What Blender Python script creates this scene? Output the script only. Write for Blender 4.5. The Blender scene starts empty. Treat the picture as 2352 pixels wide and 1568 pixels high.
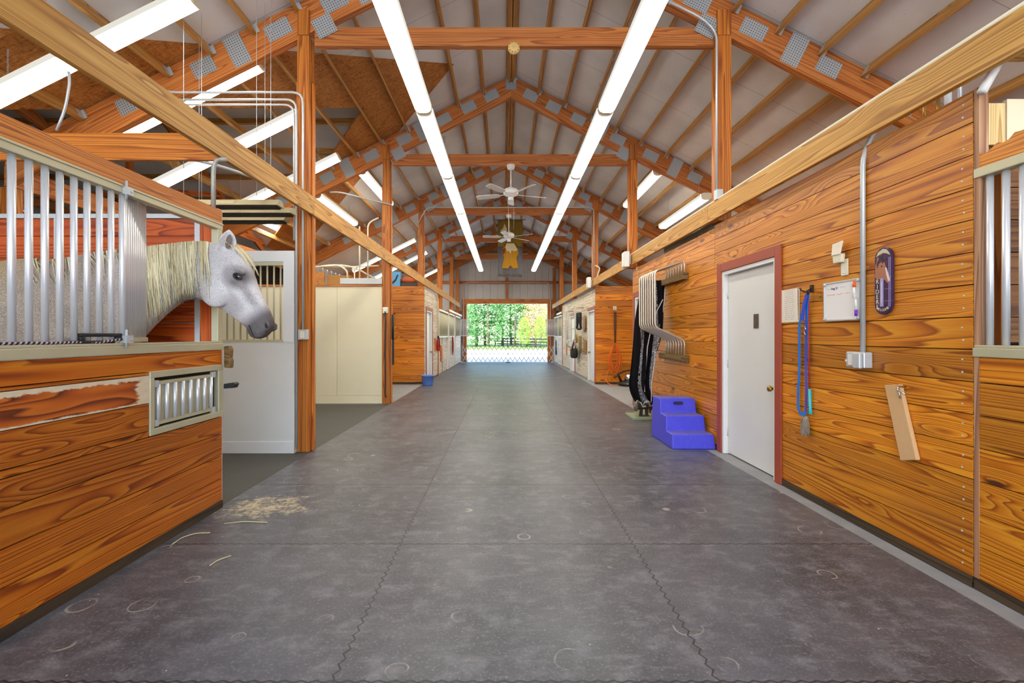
import bpy, bmesh, math, random
from mathutils import Vector, Matrix, noise as mnoise
rng = random.Random(7)
C = bpy.context.scene.collection
PI = math.pi
# ------------------------------------------------------------------ camera
F, CX, CY, H = 1060.0, 1158.0, 770.0, 1.38
sc = bpy.context.scene
cam = bpy.data.cameras.new('camera'); camo = bpy.data.objects.new('camera', cam); C.objects.link(camo)
camo.location = (0, 0, H); camo.rotation_euler = (PI/2, 0, 0)
cam.sensor_width = 36; cam.lens = F/2352*36; cam.clip_start = .05; cam.clip_end = 400
cam.shift_x = (1176-CX)/2352; cam.shift_y = (CY-784)/2352
sc.camera = camo
def at(px, py, Y): return Vector(((px-CX)*Y/F, Y, H+(CY-py)*Y/F))
def onx(px, py, X):
    Y = X*F/(px-CX); return Vector((X, Y, H+(CY-py)*Y/F))
# ------------------------------------------------------------------ node helper
class N:
    def __init__(s, name):
        s.m = bpy.data.materials.new(name); s.m.use_nodes = True
        s.t = s.m.node_tree; s.b = s.t.nodes['Principled BSDF']; s.out = s.t.nodes['Material Output']
    def n(s, typ, ins=None, **kw):
        nd = s.t.nodes.new('ShaderNode'+typ)
        for k, v in kw.items(): setattr(nd, k, v)
        for k, v in (ins or {}).items(): s.set(nd.inputs[k], v)
        return nd
    def set(s, sock, v):
        if hasattr(v, 'is_output'): s.t.links.new(v, sock)
        elif hasattr(v, 'outputs'): s.t.links.new(v.outputs[0], sock)
        else:
            if sock.type == 'RGBA' and len(v) == 3: v = (*v, 1)
            sock.default_value = v
    def math(s, op, a, b=0.0, c=None, clamp=False):
        nd = s.n('Math', operation=op, use_clamp=clamp); s.set(nd.inputs[0], a); s.set(nd.inputs[1], b)
        if c is not None: s.set(nd.inputs[2], c)
        return nd.outputs[0]
    def mix(s, f, a, b, blend='MIX'):
        nd = s.n('Mix', data_type='RGBA', blend_type=blend)
        s.set(nd.inputs[0], f); s.set(nd.inputs[6], a); s.set(nd.inputs[7], b)
        return nd.outputs[2]
    def ss(s, v, lo, hi, a=0.0, b=1.0):
        nd = s.n('MapRange', interpolation_type='SMOOTHSTEP'); s.set(nd.inputs[0], v)
        for i, x in enumerate((lo, hi, a, b)): s.set(nd.inputs[1+i], x)
        return nd.outputs[0]
    def xyz(s, vec):
        nd = s.n('SeparateXYZ'); s.set(nd.inputs[0], vec); return nd.outputs
    def vec(s, x, y, z):
        nd = s.n('CombineXYZ'); s.set(nd.inputs[0], x); s.set(nd.inputs[1], y); s.set(nd.inputs[2], z); return nd.outputs[0]
    def noise(s, vec, scale=1, detail=2, rough=.5, dist=0):
        nd = s.n('TexNoise', {'Scale': scale, 'Detail': detail, 'Roughness': rough, 'Distortion': dist}); s.set(nd.inputs['Vector'], vec); return nd.outputs[0]
    def ramp(s, f, stops):
        nd = s.n('ValToRGB'); s.set(nd.inputs[0], f); e = nd.color_ramp.elements
        while len(e) < len(stops): e.new(.5)
        for i, (p, c) in enumerate(stops): e[i].position = p; e[i].color = (*c, 1)
        return nd.outputs[0]
    def uv(s): return s.n('UVMap').outputs[0]
    def obj(s): return s.n('TexCoord').outputs['Object']
    def rnd(s): return s.n('Attribute', attribute_name='rnd').outputs['Fac']
    def bump(s, h, strength=.3, dist=.01):
        nd = s.n('Bump', {'Strength': strength, 'Distance': dist}); s.set(nd.inputs['Height'], h); s.set(s.b.inputs['Normal'], nd)
    def fin(s, col=None, rough=.5, metal=0.0, spec=None, coat=0):
        if col is not None: s.set(s.b.inputs['Base Color'], col)
        s.set(s.b.inputs['Roughness'], rough); s.set(s.b.inputs['Metallic'], metal)
        if spec is not None: s.b.inputs['Specular IOR Level'].default_value = spec
        if coat: s.b.inputs['Coat Weight'].default_value = coat; s.b.inputs['Coat Roughness'].default_value = .25
        return s.m
def srgb(r, g, b):
    f = lambda c: (c/255/12.92) if c/255 <= .04045 else ((c/255+.055)/1.055)**2.4
    return (f(r), f(g), f(b))
def plain(name, rgb, rough=.5, metal=0.0, var=.12, scale=9, spec=None):
    m = N(name); c = srgb(*rgb); nz = m.noise(m.obj(), scale, 4, .6)
    col = m.mix(nz, tuple(x*(1-var) for x in c), tuple(min(1, x*(1+var)) for x in c))
    return m.fin(col, m.math('MULTIPLY_ADD', nz, .2, rough-.1), metal, spec)
def wood(name, light, mid, dark, rough=.42, tone=.25, knots=.5, freq=13, stain=0.0, hue=None):
    m = N(name); u, v, _ = m.xyz(m.uv()); r = m.rnd()
    ro = m.math('MULTIPLY', r, 57.0)
    kv = m.vec(m.math('MULTIPLY_ADD', u, 1.15, ro), m.math('MULTIPLY', v, 4.2), ro)
    vo = m.n('TexVoronoi', {'Vector': kv, 'Scale': 1.0, 'Randomness': 1.0}); kd, kc = vo.outputs['Distance'], vo.outputs['Color']
    gate = m.math('GREATER_THAN', m.xyz(kc)[0], 1-knots)
    near = m.math('MULTIPLY', m.ss(kd, .0, .42, 1.0, 0.0), gate)
    n1 = m.noise(m.vec(m.math('MULTIPLY_ADD', u, .2, ro), m.math('MULTIPLY', v, 5.2), ro), 1, 1.6, .45, .1)
    rings = m.math('FRACT', m.math('MULTIPLY', m.math('MULTIPLY_ADD', near, .13, n1), float(freq)*1.7))
    fib = m.noise(m.vec(m.math('MULTIPLY_ADD', u, 3.2, ro), m.math('MULTIPLY', v, 150.0), ro), 1, 3, .6)
    col = m.ramp(rings, [(0, srgb(*light)), (.58, srgb(*mid)), (.9, srgb(*dark)), (1, srgb(*light))])
    col = m.mix(m.math('MULTIPLY', m.ss(fib, .35, .75), .38), col, tuple(x*.55 for x in srgb(*mid)))
    col = m.mix(m.math('MULTIPLY', m.ss(kd, .05, .105, 1, 0), gate), col, srgb(82, 34, 10))
    big = m.noise(m.vec(m.math('MULTIPLY', u, .9), m.math('MULTIPLY', v, 3.0), ro), 1, 2)
    t = m.math('MULTIPLY_ADD', m.math('ADD', m.math('SUBTRACT', r, .5), m.math('SUBTRACT', big, .5)), tone*2, 1.0)
    col = m.mix(1.0, col, m.vec(t, t, t), 'MULTIPLY')
    if stain: col = m.mix(m.math('MULTIPLY', m.ss(big, .56, .72), stain), col, srgb(96, 72, 42))
    m.bump(m.math('ADD', rings, fib), .08, .004)
    return m.fin(col, m.math('MULTIPLY_ADD', fib, .25, rough-.1))
# ------------------------------------------------------------------ mesh builder
class MB:
    def __init__(s): s.v = []; s.f = []; s.uv = []; s.r = []; s.mi = []; s.sm = []; s.M = None
    def _add(s, vs, fs, uvs, r=None, mi=0, smooth=False):
        o = len(s.v)
        if s.M is not None: vs = [s.M @ Vector(p) for p in vs]
        s.v += [tuple(p) for p in vs]; r = rng.random() if r is None else r
        for f, u in zip(fs, uvs): s.f.append([o+i for i in f]); s.uv.append(u); s.r.append(r); s.mi.append(mi); s.sm.append(smooth)
        return s
    def hexa(s, p, grain=None, r=None, mi=0):
        """8 corners: index bit0=x bit1=y bit2=z"""
        p = [Vector(q) for q in p]
        L = [(p[1]-p[0]).length, (p[2]-p[0]).length, (p[4]-p[0]).length]
        g = L.index(max(L)) if grain is None else grain
        off = Vector((rng.random()*9, 0, 0)); vo = rng.random()*4
        def co(i): return [((i >> k) & 1)*L[k] for k in range(3)]
        Q = [((0, 2, 3, 1), 2), ((4, 5, 7, 6), 2), ((0, 1, 5, 4), 1), ((2, 6, 7, 3), 1), ((0, 4, 6, 2), 0), ((1, 3, 7, 5), 0)]
        fs = []; us = []
        for f, n in Q:
            ax = [k for k in range(3) if k != n]
            if g in ax: a = g; b = [k for k in ax if k != g][0]
            else: a, b = ax
            fs.append(f); us.append([(co(i)[a]*(1 if a == g else .2)+off.x, co(i)[b]+vo+n*.7) for i in f])
        return s._add(p, fs, us, r, mi)
    def box(s, x0, x1, y0, y1, z0, z1, **k):
        return s.hexa([((x0, x1)[i & 1], (y0, y1)[i >> 1 & 1], (z0, z1)[i >> 2 & 1]) for i in range(8)], **k)
    def bar(s, a, b, w, h, up=(0, 0, 1), **k):
        a, b = Vector(a), Vector(b); d = (b-a).normalized(); u = Vector(up)
        sd = d.cross(u).normalized(); u = sd.cross(d).normalized()
        return s.hexa([(b if i & 1 else a)+sd*w*(.5 if i >> 1 & 1 else -.5)+u*h*(.5 if i >> 2 & 1 else -.5) for i in range(8)], grain=0, **k)
    def prism(s, poly, d, r=None, mi=0, smooth=False):
        """poly: list of 3D points, extruded by vector d"""
        P = [Vector(q) for q in poly]; d = Vector(d); n = len(P); vs = P+[q+d for q in P]
        e1 = (P[1]-P[0]).normalized(); nn = d.normalized(); e2 = nn.cross(e1)
        pu = [((q-P[0]).dot(e1), (q-P[0]).dot(e2)) for q in P]
        fs = [list(range(n))[::-1], list(range(n, 2*n))]; us = [[pu[i] for i in range(n)][::-1], pu]
        for i in range(n):
            j = (i+1) % n; fs.append((i, j, n+j, n+i)); L = (P[j]-P[i]).length
            us.append([(0, 0), (L, 0), (L, d.length), (0, d.length)])
        return s._add(vs, fs, us, r, mi, smooth)
    def tube(s, pts, rad, n=8, closed=False, caps=True, r=None, mi=0, flat=1.0, upv=None):
        P = [Vector(q) for q in pts]; m = len(P); R = rad if isinstance(rad, (list, tuple)) else [rad]*m
        T = [((P[(i+1) % m] if closed or i < m-1 else P[i])-(P[i-1] if closed or i > 0 else P[i])).normalized() for i in range(m)]
        u = Vector(upv) if upv else (Vector((0, 0, 1)) if abs(T[0].z) < .9 else Vector((1, 0, 0)))
        vs = []; L = 0; ls = []
        for i in range(m):
            u = (u-T[i]*u.dot(T[i])).normalized(); w = T[i].cross(u)
            if i: L += (P[i]-P[i-1]).length
            ls.append(L)
            for k in range(n):
                a = 2*PI*(k+.5)/n; vs.append(P[i]+(u*math.cos(a)*flat+w*math.sin(a))*R[i])
        fs = []; us = []
        for i in range(m if closed else m-1):
            j = (i+1) % m
            for k in range(n):
                q = (k+1) % n; fs.append((i*n+k, i*n+q, j*n+q, j*n+k))
                us.append([(ls[i], k*.02), (ls[i], k*.02+.02), (ls[j], k*.02+.02), (ls[j], k*.02)])
        if caps and not closed:
            fs.append(list(range(n))[::-1]); us.append([(0, 0)]*n); fs.append([(m-1)*n+k for k in range(n)]); us.append([(0, 0)]*n)
        return s._add(vs, fs, us, r, mi, True)
    def lathe(s, prof, o=(0, 0, 0), axis=(0, 0, 1), n=20, r=None, mi=0, cap=True):
        o = Vector(o); ax = Vector(axis).normalized(); q = ax.to_track_quat('Z', 'Y'); vs = []
        for (rr, z) in prof:
            for k in range(n): vs.append(o+q @ Vector((rr*math.cos(2*PI*k/n), rr*math.sin(2*PI*k/n), z)))
        fs = []; us = []
        for i in range(len(prof)-1):
            for k in range(n):
                j = (k+1) % n; fs.append((i*n+k, i*n+j, (i+1)*n+j, (i+1)*n+k)); us.append([(k/n, i), (k/n+1/n, i), (k/n+1/n, i+1), (k/n, i+1)])
        if cap:
            m = len(prof)-1
            fs += [list(range(n))[::-1], [m*n+k for k in range(n)]]; us += [[(0, 0)]*n]*2
        return s._add(vs, fs, us, r, mi, True)
    def cyl(s, a, b, rad, n=12, **k): return s.tube([a, b], rad, n, **k)
    def ball(s, c, rad, n=14, r=None, mi=0, rot=None):
        c = Vector(c); R = rad if isinstance(rad, (tuple, list)) else (rad,)*3; vs = []; h = n//2
        for i in range(h+1):
            for k in range(n):
                p = Vector((R[0]*math.sin(PI*i/h)*math.cos(2*PI*k/n), R[1]*math.sin(PI*i/h)*math.sin(2*PI*k/n), R[2]*math.cos(PI*i/h)))
                vs.append(c+(rot @ p if rot else p))
        fs = [(i*n+k, (i+1)*n+k, (i+1)*n+(k+1) % n, i*n+(k+1) % n) for i in range(h) for k in range(n)]
        return s._add(vs, fs, [[(0, 0)]*4]*len(fs), r, mi, True)
    def loft(s, rings, caps=True, closed=True, r=None, mi=0, smooth=True):
        n = len(rings[0]); vs = [Vector(p) for q in rings for p in q]; fs = []; us = []; m = len(rings)
        for i in range(m-1):
            for k in range(n if closed else n-1):
                j = (k+1) % n; fs.append((i*n+k, i*n+j, (i+1)*n+j, (i+1)*n+k))
                us.append([(k/n, i/(m-1)), ((k+1)/n, i/(m-1)), ((k+1)/n, (i+1)/(m-1)), (k/n, (i+1)/(m-1))])
        if caps and closed: fs += [list(range(n))[::-1], [(m-1)*n+k for k in range(n)]]; us += [[(0, 0)]*n]*2
        return s._add(vs, fs, us, r, mi, smooth)
    def quad(s, a, b, c, d, r=None, mi=0):
        a, b, c, d = map(Vector, (a, b, c, d)); L = (b-a).length; W = (d-a).length
        return s._add([a, b, c, d], [(0, 1, 2, 3)], [[(0, 0), (L, 0), (L, W), (0, W)]], r, mi)
    def mesh(s, name, mats):
        me = bpy.data.meshes.new(name); me.from_pydata(s.v, [], s.f)
        ul = me.uv_layers.new(name='UVMap'); k = 0; flat = []
        for u in s.uv:
            for p in u: flat += [p[0], p[1]]
        ul.data.foreach_set('uv', flat)
        at_ = me.attributes.new('rnd', 'FLOAT', 'FACE'); at_.data.foreach_set('value', s.r)
        for m in (mats if isinstance(mats, (list, tuple)) else [mats]): me.materials.append(m)
        me.polygons.foreach_set('material_index', s.mi); me.polygons.foreach_set('use_smooth', s.sm); me.update()
        return me
    def build(s, name, mats, parent=None, bevel=0, label=None):
        """origin at the foot of the mesh; geometry given in world coordinates"""
        xs = [p[0] for p in s.v]; ys = [p[1] for p in s.v]; zs = [p[2] for p in s.v]
        o = Vector(((min(xs)+max(xs))/2, (min(ys)+max(ys))/2, min(zs))) if parent is None else Vector(parent['org'])
        s.v = [(p[0]-o.x, p[1]-o.y, p[2]-o.z) for p in s.v]
        ob = bpy.data.objects.new(name, s.mesh(name, mats)); C.objects.link(ob)
        ob['org'] = tuple(o)
        if parent is None: ob.location = o
        else: ob.parent = parent
        if bevel:
            b = ob.modifiers.new('bevel', 'BEVEL'); b.width = bevel; b.segments = 2; b.limit_method = 'ANGLE'; b.angle_limit = .7
            b.harden_normals = False
        if label: ob['label'] = label
        return ob
def tag(o, label, cat, group=None, kind=None):
    o['label'] = label
    if cat: o['category'] = cat
    if group: o['group'] = group
    if kind: o['kind'] = kind
    return o
def thing(name, label, cat, org, group=None, kind=None):
    o = bpy.data.objects.new(name, None); C.objects.link(o); o.location = org; o['org'] = tuple(org); o.empty_display_size = .1
    return tag(o, label, cat, group, kind)
def struct(o, label=None):
    o['kind'] = 'structure'
    if label: o['label'] = label
    return o
def copy_tree(o, parent=None):
    c = o.copy(); C.objects.link(c)
    if parent: c.parent = parent
    for ch in list(o.children): copy_tree(ch, c)
    return c
def one(mb, name, mats, label, cat, group=None, bevel=0): return tag(mb.build(name, mats, None, bevel), label, cat, group)
def text(s, size, name, mat, M, parent=None, depth=.0008, fs=1.0):
    cu = bpy.data.curves.new(name, 'FONT'); cu.body = s; cu.size = size; cu.extrude = depth; cu.align_x = 'CENTER'; cu.align_y = 'CENTER'
    t = bpy.data.objects.new('tmp_text', cu); C.objects.link(t); dg = bpy.context.evaluated_depsgraph_get()
    me = bpy.data.meshes.new_from_object(t.evaluated_get(dg)); bpy.data.objects.remove(t)
    o = Vector(parent['org']) if parent else Vector((0, 0, 0)); me.transform(Matrix.Translation(-o) @ M); me.materials.clear(); me.materials.append(mat)
    ob = bpy.data.objects.new(name, me); C.objects.link(ob)
    if parent: ob.parent = parent
    return ob
def arc(c, r, a0, a1, n, ex, ez):
    c, ex, ez = Vector(c), Vector(ex), Vector(ez)
    return [c+ex*(r*math.cos(a0+(a1-a0)*i/n))+ez*(r*math.sin(a0+(a1-a0)*i/n)) for i in range(n+1)]
def fillet(pts, r, n=4):
    """round the corners of a polyline"""
    P = [Vector(p) for p in pts]; out = [P[0]]
    for i in range(1, len(P)-1):
        a, b, c = P[i-1], P[i], P[i+1]; d1 = (a-b); d2 = (c-b); q = min(r, d1.length*.45, d2.length*.45)
        p0 = b+d1.normalized()*q; p1 = b+d2.normalized()*q
        for k in range(n+1):
            t = k/n; out.append(p0*(1-t)**2+b*2*t*(1-t)+p1*t*t)
    return out+[P[-1]]
ORD = ['first', 'second', 'third', 'fourth', 'fifth', 'sixth', 'seventh', 'eighth', 'ninth', 'tenth', 'eleventh', 'twelfth', 'thirteenth', 'fourteenth', 'fifteenth']
# ------------------------------------------------------------------ materials
W_WALL = wood('varnished_pine', (228, 152, 36), (208, 122, 14), (150, 68, 2), .38, .24, .75, 15, .3)
W_STALL = wood('stained_pine', (214, 128, 28), (192, 98, 12), (124, 46, 2), .36, .22, .95, 14)
W_FAR = wood('orange_pine', (230, 146, 30), (212, 118, 14), (150, 62, 4), .42, .22, .6, 10)
W_STALLIN = wood('red_stained_pine', (214, 100, 22), (196, 78, 12), (120, 36, 4), .5, .16, .4, 9)
W_PALE = wood('bare_pine', (238, 206, 150), (226, 188, 122), (190, 140, 74), .6, .12, .4, 9)
W_GLARE = wood('glare_pale_pine', (240, 228, 206), (228, 210, 182), (190, 164, 128), .6, .08, .4, 8)  # far pine boards bleached by glare, the glare put into the colour
W_BEAM = wood('pale_beam_wood', (224, 172, 88), (206, 148, 62), (158, 98, 28), .55, .12, .3, 13)
W_TRUSS = wood('truss_wood', (214, 138, 70), (196, 112, 46), (150, 76, 24), .55, .2, .55, 9)
W_POST = wood('post_wood', (218, 138, 46), (196, 108, 28), (140, 66, 12), .5, .2, .4, 9)
W_PURLIN = wood('purlin_wood', (226, 174, 100), (204, 146, 72), (152, 96, 40), .6, .25, .3, 10)
W_HEAD = wood('header_wood', (230, 146, 50), (210, 118, 28), (152, 70, 8), .45, .12, .3, 14)
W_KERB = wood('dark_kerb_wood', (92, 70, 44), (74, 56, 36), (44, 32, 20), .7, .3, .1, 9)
W_OLD = wood('weathered_wood', (150, 118, 66), (122, 92, 46), (76, 54, 24), .7, .2, .2, 10)
W_RED = plain('red_painted_wood', (164, 72, 46), .5, var=.2)
DARK = plain('dark_gap', (42, 30, 20), .9)
CREAM = plain('cream_metal', (196, 190, 158), .4, .25, .06)
ALU = N('aluminium'); ALU = ALU.fin(srgb(236, 236, 238), .32, .45)
GALV = plain('galvanised_steel', (200, 203, 205), .4, .3, .1, 30)
CHROME = N('chrome').fin(srgb(225, 226, 230), .15, 1)
WHITE = plain('white_paint', (232, 230, 228), .35, 0, .03)
WHITEP = plain('white_panel', (226, 224, 220), .4, 0, .04, 4)
FRP = plain('cream_panel', (232, 222, 190), .45, 0, .05, 3)
BLACK = plain('black_rubber', (30, 30, 32), .6, 0, .3)
BLACKP = plain('black_plastic', (24, 24, 27), .35)
BROWNL = plain('brown_leather', (92, 52, 28), .5, 0, .3)
TAN = plain('tan_leather', (170, 120, 66), .55, 0, .25)
BRASS = plain('brass', (178, 136, 62), .3, .9)
BLUEP = plain('blue_plastic', (74, 70, 214), .45, 0, .1, 6)
BUCKET = plain('light_blue_plastic', (92, 130, 210), .4)
REDP = plain('red_enamel', (200, 38, 34), .35)
ORANGE = plain('orange_cord', (250, 118, 30), .45, 0, .1, 40)
CONC = plain('concrete', (150, 150, 148), .85, 0, .25, 5)
IVORY = plain('ivory_plastic', (236, 226, 198), .4, 0, .04)
OLIVE = plain('olive_metal', (150, 138, 98), .45, .3, .08)
CARD = plain('cardboard', (176, 128, 66), .8)
def perforated():
    m = N('perforated_plate'); v = m.xyz(m.uv()); s = 34.0
    fx = m.math('SUBTRACT', m.math('FRACT', m.math('MULTIPLY', v[0], s)), .5); fy = m.math('SUBTRACT', m.math('FRACT', m.math('MULTIPLY', v[1], s)), .5)
    d = m.math('SQRT', m.math('ADD', m.math('MULTIPLY', fx, fx), m.math('MULTIPLY', fy, fy)))
    h = m.ss(d, .2, .27, 1, 0)
    return m.fin(m.mix(h, srgb(186, 194, 200), srgb(96, 84, 74)), .45, m.math('MULTIPLY_ADD', h, -.4, .5))
PLATE = perforated()
def osb():
    m = N('osb'); p = m.xyz(m.obj())
    a = m.noise(m.vec(m.math('MULTIPLY', p[0], 9.0), m.math('MULTIPLY', p[1], 34.0), m.math('MULTIPLY', p[2], 9.0)), 1, 3, .65, 1.0)
    c = m.noise(m.vec(m.math('MULTIPLY', p[0], 30.0), m.math('MULTIPLY', p[1], 11.0), m.math('MULTIPLY', p[2], 30.0)), 1, 4, .7, .8)
    col = m.ramp(m.math('MULTIPLY_ADD', a, .62, m.math('MULTIPLY', c, .45)), [(.34, srgb(112, 64, 26)), (.5, srgb(182, 116, 52)), (.64, srgb(206, 142, 72)), (.8, srgb(224, 170, 100))])
    m.bump(c, .3, .004); return m.fin(col, .7)
OSB = osb()
def ceilmat():
    m = N('white_roof_board'); p = m.xyz(m.obj())
    f = m.math('ABSOLUTE', m.math('SUBTRACT', m.math('FRACT', m.math('MULTIPLY', p[1], 1/1.22)), .5))
    line = m.ss(f, .0, .006, 1, 0)
    sp = m.noise(m.obj(), 30, 3, .7); big = m.noise(m.obj(), 1.1, 3)
    col = m.mix(m.ss(big, .35, .7), srgb(236, 237, 236), srgb(222, 222, 221))
    col = m.mix(m.ss(sp, .66, .74), col, srgb(186, 182, 172)); col = m.mix(m.math('MULTIPLY', line, .6), col, srgb(120, 116, 110))
    return m.fin(col, .6)
ROOFW = ceilmat()
def lens():
    m = N('fluorescent_lens'); e = m.n('Emission', {'Color': (1, .955, .84, 1), 'Strength': 1.0})
    v = m.xyz(m.uv())[0]
    a = m.math('ABSOLUTE', m.math('SUBTRACT', v, .5))
    s = m.ss(a, .2, .42, LENS*1.5, .42)
    m.set(e.inputs['Strength'], s); m.set(m.out.inputs['Surface'], e); return m.m
LENS = 7.0
LENSM = lens()
def floormat():
    m = N('rubber_mat_floor'); p = m.xyz(m.obj()); x, y = p[0], p[1]
    big = m.noise(m.obj(), 1.3, 5, .65); med = m.noise(m.obj(), 7, 6, .7); fine = m.noise(m.obj(), 70, 3, .7)
    str_ = m.noise(m.vec(m.math('MULTIPLY', x, 5.0), m.math('MULTIPLY', y, 16.0), 0.0), 1, 4, .7)
    col = m.mix(m.ss(big, .3, .72), srgb(66, 67, 72), srgb(94, 94, 99))
    col = m.mix(m.math('MULTIPLY', m.ss(med, .45, .72), .6), col, srgb(136, 135, 138))
    col = m.mix(m.math('MULTIPLY', m.ss(str_, .5, .72), .35), col, srgb(146, 143, 140))
    col = m.mix(m.math('MULTIPLY', m.ss(fine, .52, .74), .55), col, srgb(160, 158, 158))
    # pale hoof scuffs
    for sc_, sd in ((1.7, 0.0), (2.3, 5.3), (2.9, 11.7), (2.0, 23.1)):
        vo = m.n('TexVoronoi', {'Scale': sc_}); m.set(vo.inputs['Vector'], m.vec(m.math('ADD', m.math('MULTIPLY_ADD', m.noise(m.obj(), 6, 2), .06, x), sd), m.math('ADD', y, sd), 0.0))
        d = vo.outputs['Distance']; cc = m.xyz(vo.outputs['Color'])
        ring = m.ss(m.math('ABSOLUTE', m.math('SUBTRACT', d, m.math('MULTIPLY_ADD', cc[1], .1, .08))), .002, .013, 1, 0)
        g = m.math('MULTIPLY', m.math('GREATER_THAN', cc[0], .45), m.ss(m.noise(m.obj(), 5, 3), .44, .6))
        col = m.mix(m.math('MULTIPLY', m.math('MULTIPLY', ring, g), .65), col, srgb(188, 180, 164))
    # shavings in front of the stall
    dx = m.math('ADD', x, 1.92); dy = m.math('SUBTRACT', y, 3.72)
    dd = m.math('SQRT', m.math('ADD', m.math('MULTIPLY', dx, m.math('MULTIPLY', dx, 1.0)), m.math('MULTIPLY', dy, m.math('MULTIPLY', dy, 2.2))))
    k = m.math('MULTIPLY', m.ss(dd, .0, 1.15, 1, 0), 1.05)
    sh = m.ss(m.math('ADD', m.math('MULTIPLY', k, .42), m.math('MULTIPLY_ADD', m.noise(m.obj(), 30, 4, .8), .5, m.math('MULTIPLY', med, .5))),   .84, .98)
    col = m.mix(m.math('MULTIPLY', sh, .85), col, srgb(212, 192, 150))
    # crumbs
    cr = m.n('TexVoronoi', {'Scale': 13.0}); m.set(cr.inputs['Vector'], m.vec(x, y, 0.0))
    cg = m.math('MULTIPLY', m.ss(cr.outputs['Distance'], .035, .06, 1, 0), m.math('GREATER_THAN', m.xyz(cr.outputs['Color'])[0], .8))
    col = m.mix(cg, col, srgb(216, 206, 196))
    # interlocking seams
    zig = m.math('MULTIPLY_ADD', m.math('PINGPONG', m.math('MULTIPLY', y, 16.0), .5), .04, -.01)
    zx = m.math('MULTIPLY_ADD', m.math('PINGPONG', m.math('MULTIPLY', x, 16.0), .5), .024, -.006)
    s1 = m.ss(m.math('ABSOLUTE', m.math('SUBTRACT', m.math('ADD', x, .687), zig)), .0025, .006, 1, 0)
    s2 = m.ss(m.math('ABSOLUTE', m.math('SUBTRACT', m.math('SUBTRACT', x, .855), zig)), .0025, .006, 1, 0)
    fy = m.math('MULTIPLY', m.math('SUBTRACT', m.math('FRACT', m.math('ADD', m.math('DIVIDE', m.math('SUBTRACT', m.math('ADD', y, zx), 1.84), 1.215), .5)), .5), 1.215)
    s3 = m.ss(m.math('ABSOLUTE', fy), .0025, .007, 1, 0)
    seam = m.math('MAXIMUM', s1, m.math('MAXIMUM', s2, s3))
    col = m.mix(m.math('MULTIPLY', seam, .85), col, srgb(28, 28, 30))
    m.bump(m.math('ADD', med, m.math('MULTIPLY', seam, -2.0)), .25, .006)
    return m.fin(col, m.math('MULTIPLY_ADD', med, .3, .27), 0, .6)
MATS = floormat()
def ribbed():
    m = N('studded_mat'); p = m.xyz(m.obj()); s = 48.0
    a = m.math('SUBTRACT', m.math('FRACT', m.math('MULTIPLY', m.math('ADD', p[0], p[1]), s)), .5); b = m.math('SUBTRACT', m.math('FRACT', m.math('MULTIPLY', m.math('SUBTRACT', p[0], p[1]), s)), .5)
    d = m.math('SQRT', m.math('ADD', m.math('MULTIPLY', a, a), m.math('MULTIPLY', b, b)))
    h = m.ss(d, .2, .42, 1, 0); nz = m.noise(m.obj(), 3, 5, .7)
    col = m.mix(h, srgb(48, 48, 46), m.mix(nz, srgb(96, 94, 86), srgb(134, 130, 118)))
    m.bump(h, .5, .01); return m.fin(col, .6)
STUD = ribbed()
def horsehair():
    m = N('horse_coat'); a = m.n('Attribute', attribute_name='Col').outputs['Color']; o = m.obj(); p = m.xyz(o)
    f = m.noise(m.vec(m.math('MULTIPLY', p[0], 260.0), m.math('MULTIPLY', p[1], 260.0), m.math('MULTIPLY', p[2], 170.0)), 1, 2, .6)
    cl = m.noise(o, 6, 3); fl = m.xyz(m.n('Attribute', attribute_name='Flea').outputs['Color'])[0]
    th = m.math('MULTIPLY_ADD', fl, -.27, .66)
    k = m.ss(m.math('MULTIPLY_ADD', m.math('SUBTRACT', cl, .5), .22, f), th, m.math('ADD', th, .09))
    col = m.mix(m.math('MULTIPLY', k, .72), a, srgb(92, 80, 78))
    m.bump(f, .12, .004); return m.fin(col, .6, 0, .3)
COAT = horsehair()
MANE = N('mane_hair'); MANE = MANE.fin(MANE.mix(MANE.rnd(), srgb(196, 172, 116), srgb(244, 234, 202)), .5)
def corr():
    m = N('white_wall_steel'); nz = m.noise(m.obj(), 2, 3); return m.fin(m.mix(nz, srgb(214, 214, 216), srgb(232, 232, 233)), .5)
STEEL = corr()
XC, Z0 = .14, 6.67
def roofz(x): return Z0-.5*abs(x-XC)
YT = [5.5+3.85*k for k in range(5)]+[24.2]
# ------------------------------------------------------------------ floor and ground
def build0(mb, name, mats):
    mb.v = mb.v; o = {'org': (0, 0, 0)}
    ob = bpy.data.objects.new(name, mb.mesh(name, mats)); C.objects.link(ob); ob['org'] = (0, 0, 0); return ob
b = MB()
def slab(x0, x1, y0, y1, mi, z=0): b.box(x0, x1, y0, y1, -.12, z, mi=mi)
slab(-2.29, 2.44, -6, 24.1, 0); slab(2.445, 6.3, -6, 24.1, 2, -.004)
slab(-6, -2.295, -6, 3.74, 2); slab(-6, -2.295, 3.74, 9.3, 1, -.003); slab(-6, -2.295, 9.3, 24.1, 2, -.004); slab(-12, -6.001, 3.0, 13.26, 2, -.004)
struct(build0(b, 'floor', [MATS, STUD, CONC]), 'dark rubber mat floor with pale hoof scuffs running down the aisle')
GRAV = N('pale_gravel'); GRAV = GRAV.fin(GRAV.mix(GRAV.noise(GRAV.obj(), 8, 5, .7), srgb(226, 222, 216), srgb(248, 246, 242)), .9)
GRASS = N('grass'); GRASS = GRASS.fin(GRASS.mix(GRASS.noise(GRASS.obj(), 3, 5, .7), srgb(86, 120, 52), srgb(140, 168, 84)), .9)
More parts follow.
